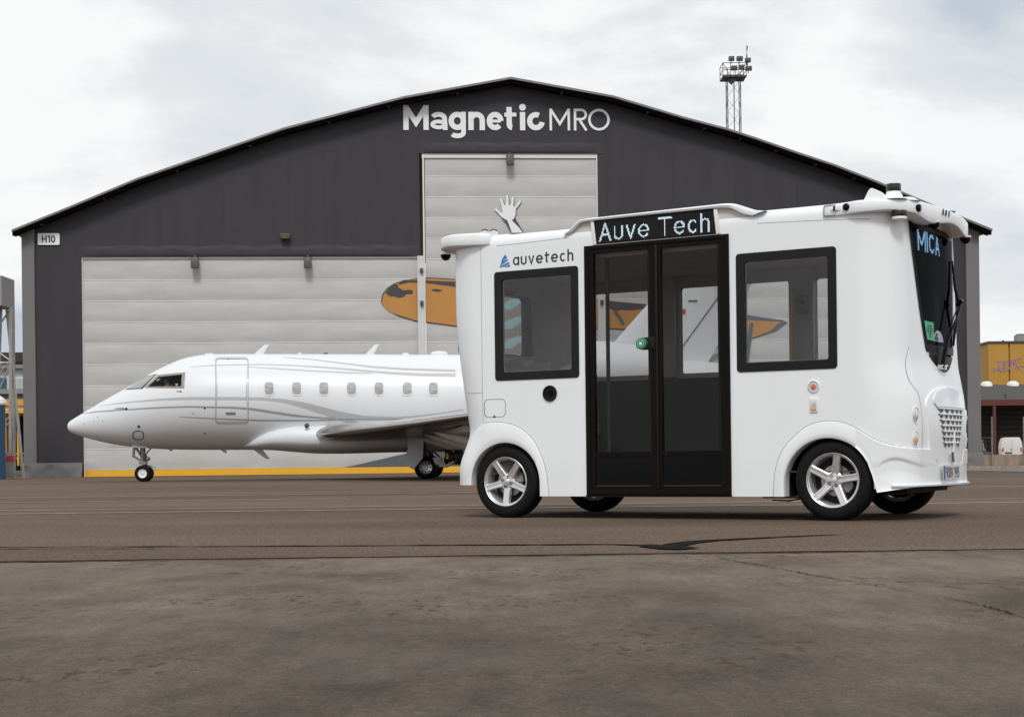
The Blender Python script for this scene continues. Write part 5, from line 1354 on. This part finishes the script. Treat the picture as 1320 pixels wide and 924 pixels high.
fus = mb.build('fuselage', [M['jet']], jet, smooth=60)
bmt = bmesh.new(); bmt.from_mesh(fus.data); BV = BVHTree.FromBMesh(bmt); bmt.free()
CAML = Vector((0, 0, CH)) - Vector((jo.x, YJ, 0))
def hit(px, py, off=.006, bv=None):
    d = pt(px, py, 10) - Vector((0, 0, CH)); d.normalize()
    loc, nrm, i, dist = (bv or BV).ray_cast(CAML, d)
    if loc is None: return None
    if nrm.dot(d) > 0: nrm = -nrm
    return loc + nrm * off
def J_ribbon(name, pts, m_, off=.006, parent=None, n=60):
    P = resample([(p[0], p[1]) for p in pts], n); rows = []
    xs = [(p[0], p[2]) for p in pts]
    for p in P:
        w_ = interp(xs, p.x); a = hit(p.x, p.y - w_ / 2, off); b = hit(p.x, p.y, off); c = hit(p.x, p.y + w_ / 2, off)
        if a is None or c is None or b is None: continue
        rows.append([tuple(a), tuple(b), tuple(c)])
    return MB().grid(rows).build(name, m_, parent or jet, smooth=60, flip=False, toward=(0, -1, 0))
def J_loop(name, pix, wpx, m_, off=.005, parent=None):
    n = len(pix); cx = sum(p[0] for p in pix) / n; cy = sum(p[1] for p in pix) / n; rows = []
    for (x, y) in pix:
        d = Vector((cx - x, cy - y)); L_ = d.length; d /= L_
        a, b = hit(x, y, off), hit(x + d.x * wpx, y + d.y * wpx, off); rows.append([tuple(a), tuple(b)])
    rows.append(rows[0]); return MB().grid(rows).build(name, m_, parent or jet, smooth=60, flip=False, toward=(0, -1, 0))
def J_fill(name, pix, m_, off=.005, parent=None, rings=3):
    n = len(pix); cx = sum(p[0] for p in pix) / n; cy = sum(p[1] for p in pix) / n; rows = []
    for k in range(rings + 1):
        f = 1 - k / rings * .999; rows.append([tuple(hit(cx + (x - cx) * f, cy + (y - cy) * f, off)) for x, y in pix])
    return MB().grid(rows, closed=True).build(name, m_, parent or jet, smooth=60, flip=False, toward=(0, -1, 0))
# cockpit: window openings right through, dark cabin inside
def cutj(pix, y0, y1, m_):
    p = [hit(x, y, 0) for x, y in pix] ; return MB().prism([(q.x, q.z) for q in p], 'y', y0, y1).build('cutter', [m_], jet, smooth=0)
side_in = [(190.5, 498.3), (204, 485.6), (234.5, 482.5), (233.5, 497.8)]
c1 = cutj(side_in, -2, 0, M['cockpit'])
c3 = cutj([(203, 498), (207, 490.5), (215, 489.5), (209, 498)], 0, 2, M['cockpit'])
ca = J(196, 487); cb = J(242, 530)
c2 = MB().box((ca.x, -.62, cb.z), (cb.x, .62, ca.z)).build('cutter', [M['cockpit']], jet, smooth=0)
boolean(fus, [c1, c2, c3]); finish(fus.data, 40, 0, False)
def quadpts(q, n=8): return sum([[(a[0] + (b[0] - a[0]) * i / n, a[1] + (b[1] - a[1]) * i / n) for i in range(n)] for a, b in zip(q, q[1:] + q[:1])], [])
qo, qi = quadpts([(186.0, 499.9), (203, 483.0), (239, 479.6), (237.5, 500.5)]), quadpts([(190.8, 498.1), (204.2, 485.8), (234.3, 482.8), (233.3, 497.6)])
rows_ = []
for f, o_2 in ((0, .002), (.12, .010), (.9, .010), (1.0, -.004)):
    rows_.append([tuple(hit(a[0] + (b[0] - a[0]) * f, a[1] + (b[1] - a[1]) * f, o_2)) for a, b in zip(qo, qi)])
MB().grid(rows_, closed=True).build('cockpit_window_frame', M['jetframe'], jet, smooth=60, flip=False, toward=(0, -1, 0))
J_fill('cockpit_glass', [(190, 498.6), (204, 485.2), (220, 483.8), (235, 482), (234, 490), (233.8, 498.2), (210, 498.6)], M['jetglass'], .004, rings=2)
def patch4(name, q, m_, off, nx=10, ny=8, parent=None):
    rows = []
    for i in range(nx + 1):
        r = []
        for k in range(ny + 1):
            u, v = i / nx, k / ny
            x = (q[0][0] * (1 - u) + q[1][0] * u) * (1 - v) + (q[3][0] * (1 - u) + q[2][0] * u) * v
            y = (q[0][1] * (1 - u) + q[1][1] * u) * (1 - v) + (q[3][1] * (1 - u) + q[2][1] * u) * v
            h_ = hit(x, y, off)
            if h_ is None: h_ = hit(x + .5, y + 1.2, off) or hit(x + 1, y + 2.5, off)
            r.append(tuple(h_))
        rows.append(r)
    return MB().grid(rows).build(name, m_, parent or jet, smooth=60, flip=False, toward=(0, -1, 0))
wq = [(163, 501.4), (182, 500.2), (200.5, 483.2), (190, 485.3)]
patch4('windscreen_frame', [(161.2, 502.3), (184, 501.0), (202.6, 481.9), (188.5, 484.9)], M['greyd'], .005)
patch4('windscreen', wq, mat('windscreen_reflecting', (.30, .32, .30), .08, coat=.5), .011)
# cabin windows
for px in (347, 382.5, 417.5, 453.2, 488.6, 525, 558.6):
    rr_ = rrect(px - 5.6, 492.6, px + 5.6, 508.8, 4.2, 5)
    wn = J_loop('cabin_window', rrect(px - 7.0, 491.2, px + 7.0, 510.2, 5, 5), 1.7, M['jet'], .014)
    J_fill('pane', rr_, M['cabinblind'], .004, parent=wn)
    J_loop('pane_rim', rrect(px - 5.9, 492.3, px + 5.9, 509.1, 4.4, 5), .7, M['stripe'], .0085, parent=wn)
# entry door
dp = rrect(277.5, 460.5, 320.3, 545.5, 4.5, 5)
dense = []
for a, b in zip(dp, dp[1:] + dp[:1]):
    k_ = max(1, int((Vector(b) - Vector(a)).length / 4)); dense += [(a[0] + (b[0] - a[0]) * i / k_, a[1] + (b[1] - a[1]) * i / k_) for i in range(k_)]
dr = J_loop('entry_door', dense, 2.6, M['stripe'], .010)
J_loop('door_seam', [(298.9 + (x - 298.9) * .965, 503 + (y - 503) * .98) for x, y in dense], .8, M['jet'], .013, parent=dr)
J_fill('handle', rrect(291, 531.2, 304, 534.0, 1.2, 3), M['grey'], .014, parent=dr)
for nm, pts, m_ in (
    ('stripe', [(122, 524, .5), (150, 520, 1.2), (176, 517.5, 1.6), (205, 515, 2.6), (240, 513.5, 3.6), (300, 513.5, 4), (340, 514, 3.8), (366, 516.5, 5), (395, 523, 8), (420, 530.5, 10), (440, 535, 8.5), (470, 538, 4.5), (510, 538.6, 2.4), (540, 536, 1.5), (575, 531.5, 1.2), (597, 528, 1.2)], M['stripe2']),
    ('stripe', [(106, 533.5, .5), (125, 530.5, 1.5), (160, 528, 1.5), (200, 525.5, 1.8), (240, 524, 1.8), (300, 525.2, 2.4), (325, 527, 3), (350, 531, 3), (380, 535.5, 2.6), (410, 538.2, 2), (432, 539.5, .8)], M['stripe']),
    ('stripe', [(231, 537, .5), (260, 538.5, 1.2), (300, 540.2, 1.5), (340, 541.6, 1.6), (400, 541.8, 1.6), (450, 540.3, 1.2), (560, 540.6, .8)], M['stripe']),
    ('stripe', [(245, 473.2, .5), (270, 471, .9), (300, 470.3, 1), (340, 469.6, 1), (380, 471, 1.2), (420, 473.6, 1.5), (460, 477, 2), (500, 480.5, 2.6), (540, 482.8, 3.4), (587, 483.4, 4)], M['stripe2']),
    ('stripe', [(320, 473, .5), (360, 475.4, 1.2), (400, 478, 1.2), (450, 480.4, 1.5), (480, 481, .8)], M['stripe2']),
    ('stripe', [(365, 460.6, .5), (400, 463, 1), (440, 468, 1.5), (480, 472.8, 2), (520, 475.6, 2.4), (587, 477.8, 2.6)], M['stripe2']),
    ('stripe', [(420, 536.5, .5), (455, 544, 5), (480, 549.5, 1)], M['stripe2'])):
    J_ribbon(nm, pts, m_, .0045 if m_ is M['stripe2'] else .0065)
# small fittings
for px, py, r in ((163.2, 527, 1.7), (179, 549.5, 1.7), (264, 526, 1.2), (264, 558, 1.0), (233.5, 504.6, 1.0), (294, 463, .7)):
    J_fill('port', [(px + r * cos(pi * i / 6), py + r * sin(pi * i / 6)) for i in range(12)], M['ink'], .012, rings=1)
J_ribbon('probe', [(148, 526.6, .5), (158, 526.2, .9), (163, 527, 1.0)], M['greyd'], .02, n=8)
J_ribbon('probe', [(227, 504.2, .4), (233, 504.6, .9)], M['greyd'], .02, n=4)
for px, py in ((108.5, 546), (121.5, 543), (132.5, 542.6), (126, 537.5), (248, 532.6), (250, 533.2)):
    J_fill('rivet_mark', [(px + .8 * cos(pi * i / 4), py + .5 * sin(pi * i / 4)) for i in range(8)], M['grey'], .01, rings=1)
J_loop('service_hatch', [(178.2 + 8.2 * cos(t) * (1 - .10 * cos(2 * t) ** 2), 560.7 + 6.6 * sin(t) * (1 - .10 * cos(2 * t) ** 2)) for t in [2 * pi * i / 28 for i in range(28)]], 1.0, M['ink'], .008)
# blade antennas and domes
def blade(pix, thick=.035, name='blade_antenna', m_='jet', dy=0.0):
    mb = MB(); mb.prism([(J(x, y, dy).x, J(x, y, dy).z) for x, y in pix], 'y', dy - thick / 2, dy + thick / 2)
    return mb.build(name, M[m_], jet, smooth=30, bevel=.008)
blade([(326, 457.5), (341.5, 444), (346.5, 444), (339, 457.5)]); blade([(469.5, 458), (483.5, 444), (488.5, 444), (481, 458)])
blade([(383, 457.5), (385.5, 454), (387.5, 454), (389, 457.5)]); blade([(517, 458), (520, 455), (526, 455), (529, 458)], .2)
blade([(264, 458), (266, 456), (275, 455.6), (277, 458)], .3)
blade([(326, 579), (343, 591.5), (348, 591), (338, 579)]); blade([(284, 579.5), (290, 584), (293, 583.5), (291, 579.5)]); blade([(216, 578), (220, 581.5), (223, 580.5), (222, 578)])
c = J(420, 456.5); MB().lathe([(.07, -.03), (.065, .03), (.001, .05)], 'z', 16, c=(c.x, 0, c.z)).build('beacon', mat('beacon_dark_red', (.12, .03, .03), .3), jet)
c = J(566, 457); mb = MB(); mb.lathe([(.24, -.05), (.235, .03), (.18, .08), (.001, .11)], 'z', 24); o = mb.build('satcom_dome', M['jet'], jet); o.location = c; o.scale = (1.05, .7, 1)
# belly fairing
rows = []
for px, top, bot, hw_ in ((318, 573, 577, .5), (335, 562, 579.5, .95), (355, 553, 580.4, 1.25), (380, 547, 582.6, 1.42), (410, 546, 584.6, 1.50), (450, 546, 584.6, 1.52), (500, 547, 583.2, 1.52), (550, 550, 582.6, 1.5), (600, 554, 582, 1.42), (650, 561, 580, 1.2), (700, 571, 577, .6)):
    a, b = J(px, top), J(px, bot); cz = (a.z + b.z) / 2; hz = (a.z - b.z) / 2; r = []
    for i in range(40):
        t = 2 * pi * i / 40; cs, sn_ = cos(t), sin(t); e_ = .72
        r.append((a.x, -hw_ * (abs(sn_) ** e_) * (1 if sn_ > 0 else -1), cz + hz * (abs(cs) ** e_) * (1 if cs > 0 else -1)))
    rows.append(r)
rows = catrows(rows, 3); mb = MB(); mb.grid(rows, closed=True); mb.build('belly_fairing', M['jet'], jet, smooth=60)
c = J(395, 548.5, -1.5); MB().lathe([(.001, -.02), (.06, -.01), (.07, .05)], 'y', 16, c=(c.x, -1.46, c.z)).build('port', M['greyd'], jet)
M['flapm'] = mat('flap_pale_grey', (.78, .77, .76), .4, var=.06, vscale=2)
# wings
xr = J(400, 560, -1.25).x; zr_ = J(400, 561, -1.25).z
def wing(side):
    def foil(d):
        xle = xr + .554 * d; ch = 4.3 - .37 * d; z0 = zr_ + .022 * d + .0012 * d * d; y = side * (1.15 + d); th = .125 - .003 * d
        up, lo = [], []
        for i in range(15):
            t = (i / 14) ** 1.8; h = 5 * th * ch * (.2969 * sqrt(t) - .126 * t - .3516 * t * t + .2843 * t**3 - .1015 * t**4)
            up.append((xle + t * ch, y, z0 + h * 1.05 + .04 * ch * sin(pi * t) * .5)); lo.append((xle + t * ch, y, z0 - h * .85 + .01 * ch * sin(pi * t)))
        return up, lo
    ds = [0, .4, 1, 2, 3.5, 5, 6.5, 8, 8.45]
    U = [foil(d)[0] for d in ds]; Lo = [foil(d)[1] for d in ds]
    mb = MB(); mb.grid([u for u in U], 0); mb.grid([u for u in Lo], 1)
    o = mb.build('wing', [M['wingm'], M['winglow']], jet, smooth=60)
    # polished leading edge
    rows = []
    for d in [0, .3, .8, 2, 4, 6, 8.4]:
        u, l = foil(d); e2 = .006
        loop = [u[4], u[3], u[2], u[1], u[0], l[1], l[2], l[3]]
        rows.append([(p[0] - .010, p[1], p[2] + (.008 if i < 4 else (-.008 if i > 4 else 0))) for i, p in enumerate(loop)])
    MB().grid(rows).build('leading_edge', M['wingle'], o, smooth=60)
    # winglet
    u, l = foil(8.45); rows = []
    for t, hgt, outw in ((0, 0, 0), (.2, .06, .18), (.5, .45, .30), (1, 1.1, .42)):
        chn = 1.17 - .6 * t; x0 = u[0][0] + .9 * t; rows.append([(x0 + chn * f, side * (9.6 + outw) + side * (g * .04), u[0][2] + hgt) for f, g in ((0, 0), (.3, 1), (1, 0), (.3, -1))])
    MB().grid(rows, closed=True).build('winglet', M['jet'], o, smooth=50)
    # flaps drooped, in three slabs with fairings
    for k, (d0, d1) in enumerate(((.15, 1.9), (1.95, 3.7), (3.75, 5.6))):
        rows = []
        for d in (d0, d1):
            ch = 4.3 - .37 * d; xt = xr + .554 * d + ch; z0 = zr_ + .022 * d; y = side * (1.15 + d); dr_ = .56 - .05 * d
            rows.append([(xt - 1.05, y, z0 - .06), (xt - .95, y, z0 - .17), (xt - .5, y, z0 - dr_ * .62), (xt - .02, y, z0 - dr_ - .02), (xt, y, z0 - dr_ + .01), (xt - .5, y, z0 - dr_ * .45), (xt - .9, y, z0 - .02)])
        mb = MB(); mb.grid(rows, closed=True); mb.add(rows[0], [list(range(7))]); mb.add(rows[1], [list(range(7))[::-1]])
        mb.build('flap', M['flapm'], o, smooth=40)
    for d in (1.0, 2.6, 4.4):
        ch = 4.3 - .37 * d; xt = xr + .554 * d + ch; z0 = zr_ + .02 * d; y = side * (1.15 + d); rows = []
        for s_, r_, dz in ((-1.5, .01, -.12), (-1.2, .08, -.2), (-.7, .11, -.34), (-.1, .08, -.52), (.3, .01, -.62)):
            rows.append([(xt + s_, y + r_ * .7 * cos(2 * pi * i / 12), z0 + dz + r_ * sin(2 * pi * i / 12)) for i in range(12)])
        MB().grid(rows, closed=True).build('flap_fairing', M['flapm'], o, smooth=60)
    return o
wn_ = wing(-1); wf_ = wing(1)
c = J(411, 566.5, -1.2); mb = MB(); mb.lathe([(.001, -.02), (.07, -.02), (.09, .0), (.09, .04)], 'x', 16, c=(xr + .02, -1.35, zr_ - .03)); mb.build('landing_light', mat('landing_light', (.6, .35, .18), .1, metal=.8, emit=(1, .55, .25), estr=.25), wn_)
# engine nacelles
for side in (-1, 1):
    a = J(672, 483); rows = []
    for px, r in ((676, .50), (672, .62), (675, .70), (700, .78), (740, .80), (780, .78), (815, .68), (838, .55), (838, .48)):
        p = J(px, 482); rows.append([(p.x, side * 2.05 + r * cos(2 * pi * i / 32), p.z + r * sin(2 * pi * i / 32)) for i in range(32)])
    en = MB().grid(rows, closed=True).build('engine_nacelle', M['jet'], jet, smooth=60)
    p = J(680, 482); MB().lathe([(.001, .1), (.15, .15), (.5, .25), (.52, .2)], 'x', 24, c=(p.x, side * 2.05, p.z)).build('fan', M['greyd'], en)
    p = J(700, 478); q = J(820, 488); MB().box((p.x, min(side * 1.0, side * 1.6), q.z), (q.x, max(side * 1.0, side * 1.6), p.z)).build('pylon', M['jet'], en, smooth=30, bevel=.06)
# fin, rudder line and T-tail
FP = [(742, 497), (779, 455), (834, 393), (886, 334), (985, 334), (962, 380), (925, 445), (903, 484), (880, 505)]
P2 = [J(x, y) for x, y in FP]; rows = []
zs_ = [J(800, y).z for y in (500, 470, 455, 420, 393, 365, 334)]
def edge_x(pts, z):
    for a, b in zip(pts, pts[1:]):
        if (a.z - z) * (b.z - z) <= 1e-9: t = (z - a.z) / (b.z - a.z + 1e-9); return a.x + (b.x - a.x) * t
    return pts[0].x
le = [J(742, 497), J(779, 455), J(834, 393), J(886, 334), J(890, 329)]; te = [J(895, 500), J(903, 484), J(925, 445), J(962, 380), J(985, 334), J(988, 329)]
for z in zs_:
    a, b = edge_x(le, z), edge_x(te, z)
    L2_ = []; 
    for f, h in ((0, 0), (.02, .05), (.08, .09), (.3, .13), (.7, .09), (1, .01)): L2_.append((a + (b - a) * f, -h, z))
    R2_ = [(x, -y, z_) for x, y, z_ in L2_[::-1][1:-1]]
    rows.append(L2_ + R2_)
fin = MB().grid(rows, closed=True).build('tail_fin', M['jet'], jet, smooth=60)
a, b = J(868, 463, -.14), J(930, 377, -.12); MB().tube([(a.x, -.135, a.z), (b.x, -.125, b.z)], .012, 5).build('rudder_hinge', M['greyd'], fin)
a, b = J(877, 404.5, -.13), J(883.5, 398.5, -.13); MB().box((a.x, -.15, a.z), (b.x, -.10, b.z)).build('placard', M['red'], fin, smooth=0)
a, b = J(887, 388.3, -.13), J(899, 387.0, -.13); MB().box((a.x, -.15, a.z), (b.x, -.10, b.z)).build('fin_vent', M['greyd'], fin, smooth=0)
a = J(905, 334); rows = []
for y in (-3.1, -1.5, 0, 1.5, 3.1):
    ch = 2.2 - .3 * abs(y); x0 = a.x + .45 * abs(y); rows.append([(x0, y, a.z), (x0 + .1, y, a.z + .09), (x0 + ch * .5, y, a.z + .10), (x0 + ch, y, a.z), (x0 + ch * .5, y, a.z - .07), (x0 + .1, y, a.z - .06)])
MB().grid(rows, closed=True).build('tailplane', M['jet'], fin, smooth=40)
# landing gear
def jwheel(par, x, y, r, w_, hub, sm=1):
    wl_ = MB().lathe([(r * .55, -w_ / 2), (r * .8, -w_ / 2 - .005), (r * .95, -w_ * .38), (r, -w_ * .22), (r, w_ * .22), (r * .95, w_ * .38), (r * .8, w_ / 2 + .005), (r * .55, w_ / 2)], 'y', 40, c=(x, y, r)).build('wheel', M['rubber'], par, smooth=40)
    MB().lathe([(.001, -w_ * .40), (r * .12, -w_ * .42), (r * .2, -w_ * .30), (r * .42, -w_ * .34), (r * .56, -w_ * .44), (r * .62, -w_ * .46), (r * .62, w_ * .46), (.001, w_ * .4)], 'y', 40, c=(x, y, r)).build('hub', hub, wl_, smooth=35)
    return wl_
ng = J(186, 610, 0); ngo = empty('nose_gear', (0, 0, 0), 0, jet)
gx = ng.x
mb = MB(); t_ = J(184, 576).z
mb.tube([(gx, 0, .23), (gx - .02, 0, .55)], .045, 10); mb.tube([(gx - .02, 0, .5), (gx - .04, 0, t_ + .1)], .075, 12)
mb.tube([(gx - .02, 0, .62), (gx - .26, 0, t_ + .05)], .035, 8); mb.tube([(gx - .28, -.12, .72), (gx - .24, -.12, t_ + .05)], .04, 8); mb.tube([(gx - .30, -.12, .74), (gx - .02, -.05, .55)], .03, 8)
mb.tube([(gx, 0, .5), (gx + .14, 0, .42), (gx + .03, 0, .26)], .022, 8); mb.tube([(gx + .06, -.08, .62), (gx + .18, -.08, .66)], .055, 10); mb.tube([(gx + .06, .05, .8), (gx + .22, .05, t_)], .02, 8)
mb.tube([(gx + .05, -.05, .5), (gx + .34, -.05, .38), (gx + .28, -.05, .32)], .012, 6); mb.tube([(gx - .08, -.16, .23), (gx + .02, .16, .23)], .03, 8)
mb.box((gx - .12, -.12, .48), (gx + .07, .12, .60)); mb.build('strut', M['grey'], ngo, smooth=40)
mb = MB(); mb.box((gx - .10, -.06, .75), (gx - .02, .06, t_ + .05)); mb.box((gx + .0, -.14, .58), (gx + .09, -.02, .80)); mb.build('actuator', M['greyd'], ngo, smooth=30, bevel=.01)
for dy in (-.17, .17): jwheel(ngo, gx, dy, .232, .15, M['white'])
for dy in (-.28, .28): MB().prism([(gx - .30, t_ + .12), (gx + .2, t_ + .10), (gx + .15, t_ - .03), (gx - .25, t_ - .02)], 'y', dy - .015, dy + .015).build('gear_door', M['jet'], ngo, smooth=0)
for side in (-1, 1):
    mg = empty('main_gear', (0, 0, 0), 0, jet); c = J(549.5, 603, -1.75 if side < 0 else -1.75)
    x = c.x
    for dy in (-.2, .2): jwheel(mg, x, side * 1.75 + dy, .315, .22, M['alloy'])
    for k in range(8):
        a = 2 * pi * k / 8; MB().lathe([(.001, -.108), (.022, -.108), (.022, -.09)], 'y', 10, c=(x + .135 * cos(a), side * 1.75 - .2 if side < 0 else 1.55, .315 + .135 * sin(a))).build('hub_hole', M['ink'], mg, smooth=0)
    mb = MB(); mb.tube([(x, side * 1.75, .32), (x - .05, side * 1.75, .75), (x - .12, side * 1.85, 1.15)], .07, 12); mb.tube([(x + .05, side * 1.75, .35), (x + .28, side * 1.75, .55), (x + .02, side * 1.75, .78)], .03, 8)
    mb.tube([(x - .05, side * 1.6, .9), (x - .1, side * 1.0, 1.0)], .04, 8); mb.tube([(x - .45, side * 1.8, .95), (x - .15, side * 1.78, .5)], .03, 8); mb.build('strut', M['greyd'], mg, smooth=40)
    gd = [J(x_, y_, -2.05) for x_, y_ in ((524.5, 553), (547, 551), (545, 590), (533, 605), (521, 598), (526, 577))]
    MB().prism([(p.x, p.z) for p in gd], 'y', side * 2.05 - .02, side * 2.05 + .02).build('gear_door', M['flapm'], mg, smooth=0)
# pilot in the left seat
pc = J(214.5, 488, -.34)
pil = empty('person', (jet.location.x + pc.x, YJ - .34, pc.z - .68)); tag(pil, 'pilot in a white shirt sitting behind the cockpit side window', 'person')
V = {'pel': (0.12, 0, 0), 'waist': (.10, 0, .18), 'chest': (.05, 0, .38), 'neck': (.01, 0, .56), 'head': (-.01, 0, .66), 'top': (-.01, 0, .76),
     'sl': (.05, -.19, .47), 'el': (-.10, -.24, .24), 'hl': (-.32, -.16, .22), 'sr': (.05, .19, .47), 'er': (-.10, .24, .24), 'hr': (-.32, .16, .22),
     'kl': (-.34, -.12, .02), 'fl': (-.42, -.12, -.08), 'kr': (-.34, .12, .02), 'fr': (-.42, .12, -.08)}
keys = list(V); E_ = [('pel', 'waist'), ('waist', 'chest'), ('chest', 'neck'), ('neck', 'head'), ('head', 'top'), ('chest', 'sl'), ('sl', 'el'), ('el', 'hl'), ('chest', 'sr'), ('sr', 'er'), ('er', 'hr'), ('pel', 'kl'), ('kl', 'fl'), ('pel', 'kr'), ('kr', 'fr')]
R_ = dict(pel=.13, waist=.12, chest=.14, neck=.055, head=.085, top=.06, sl=.065, el=.045, hl=.035, sr=.065, er=.045, hr=.035, kl=.06, fl=.045, kr=.06, fr=.045)
me = bpy.data.meshes.new('body'); me.from_pydata([V[k] for k in keys], [(keys.index(a), keys.index(b)) for a, b in E_], [])
bo_ = bpy.data.objects.new('body', me); COL.objects.link(bo_); bo_.parent = pil
md = bo_.modifiers.new('s', 'SKIN'); bo_.modifiers.new('u', 'SUBSURF').levels = 2
for i, k in enumerate(keys): me.skin_vertices[0].data[i].radius = (R_[k], R_[k])
me.skin_vertices[0].data[0].use_root = True
dg = bpy.context.evaluated_depsgraph_get(); dg.update()
me2 = bpy.data.meshes.new_from_object(bo_.evaluated_get(dg), depsgraph=dg); bo_.modifiers.clear(); bo_.data = me2
me2.materials.clear(); me2.materials.append(M['shirt']); me2.materials.append(M['skin']); me2.materials.append(M['ink'])
for p in me2.polygons:
    p.use_smooth = True; c = p.center; p.material_index = 1 if c.z > .55 or c.x < -.27 and c.z > .12 else (2 if c.z < .08 else 0)
MB().lathe([(.092, -.02), (.098, .03), (.085, .08), (.05, .115), (.001, .125)], 'z', 20, c=(.015, 0, .68)).build('hair', M['hair'], pil)
MB().lathe([(.001, -.098), (.022, -.098), (.026, -.09), (.026, .09), (.022, .098), (.001, .098)], 'y', 16, c=(.02, 0, .67)).build('headset', M['ink'], pil)
p = J(226, 500, 0); MB().box((p.x - .1, -.5, p.z - .65), (p.x + .05, -.1, p.z + .10)).build('crew_seat', M['greyd'], jet, smooth=30, bevel=.04)
# ground power cart under the wing
gc = pt(590, 612, 42.6); gpc = empty('ground_power_cart', (gc.x, 42.6, 0)); tag(gpc, 'small cream cart with coiled black and yellow hoses behind the jet main wheel', 'cart')
def G(px, py): p = pt(px, py, 42.6); return (p.x - gc.x, p.z)
mb = MB(); pp = [G(*q) for q in ((566, 600), (576, 600.5), (583, 596), (590, 592), (600, 591), (640, 591))]
for yy in (-.2, .25): mb.tube([(x, yy, z) for x, z in pp], .04, 8)
x0, z0 = G(561, 594); mb.prism([G(558, 590), G(569, 588.5), G(571, 598), G(562, 599)], 'y', -.18, .2); mb.build('frame', mat('cart_cream', (.5, .45, .36), .5), gpc, smooth=40, bevel=.01)
for k, px in enumerate((575, 579, 583, 587, 591, 595)):
    x, z = G(px, 589); pts = [(x + .02 * sin(3 * t), .26 * cos(t) , z + .17 * sin(t)) for t in [2 * pi * i / 20 for i in range(21)]]
    MB().tube(pts, .035, 8).build('hose_coil', M['ink'], gpc)
for px, py in ((577, 592), (584.5, 588), (587, 586)):
    x, z = G(px, 589); MB().tube([(x, .275 * cos(t), z + .185 * sin(t)) for t in [pi + (py - 594) * .25 + .15 * i for i in range(6)]], .030, 8).build('yellow_clip', M['ypost'], gpc, smooth=0)
for px in (612, 640):
    x, _ = G(px, 600)
    for yy in (-.35, .35): MB().lathe([(.001, yy - .06), (.16, yy - .06), (.19, yy - .03), (.19, yy + .03), (.16, yy + .06), (.001, yy + .06)], 'y', 20, c=(x, 0, .19)).build('wheel', M['rubber'], gpc)
mb = MB(); x, _ = G(626, 600); mb.box((x - .5, -.3, .19), (x + .5, .3, .62)); mb.build('cart_body', M['greyd'], gpc, smooth=30, bevel=.03)
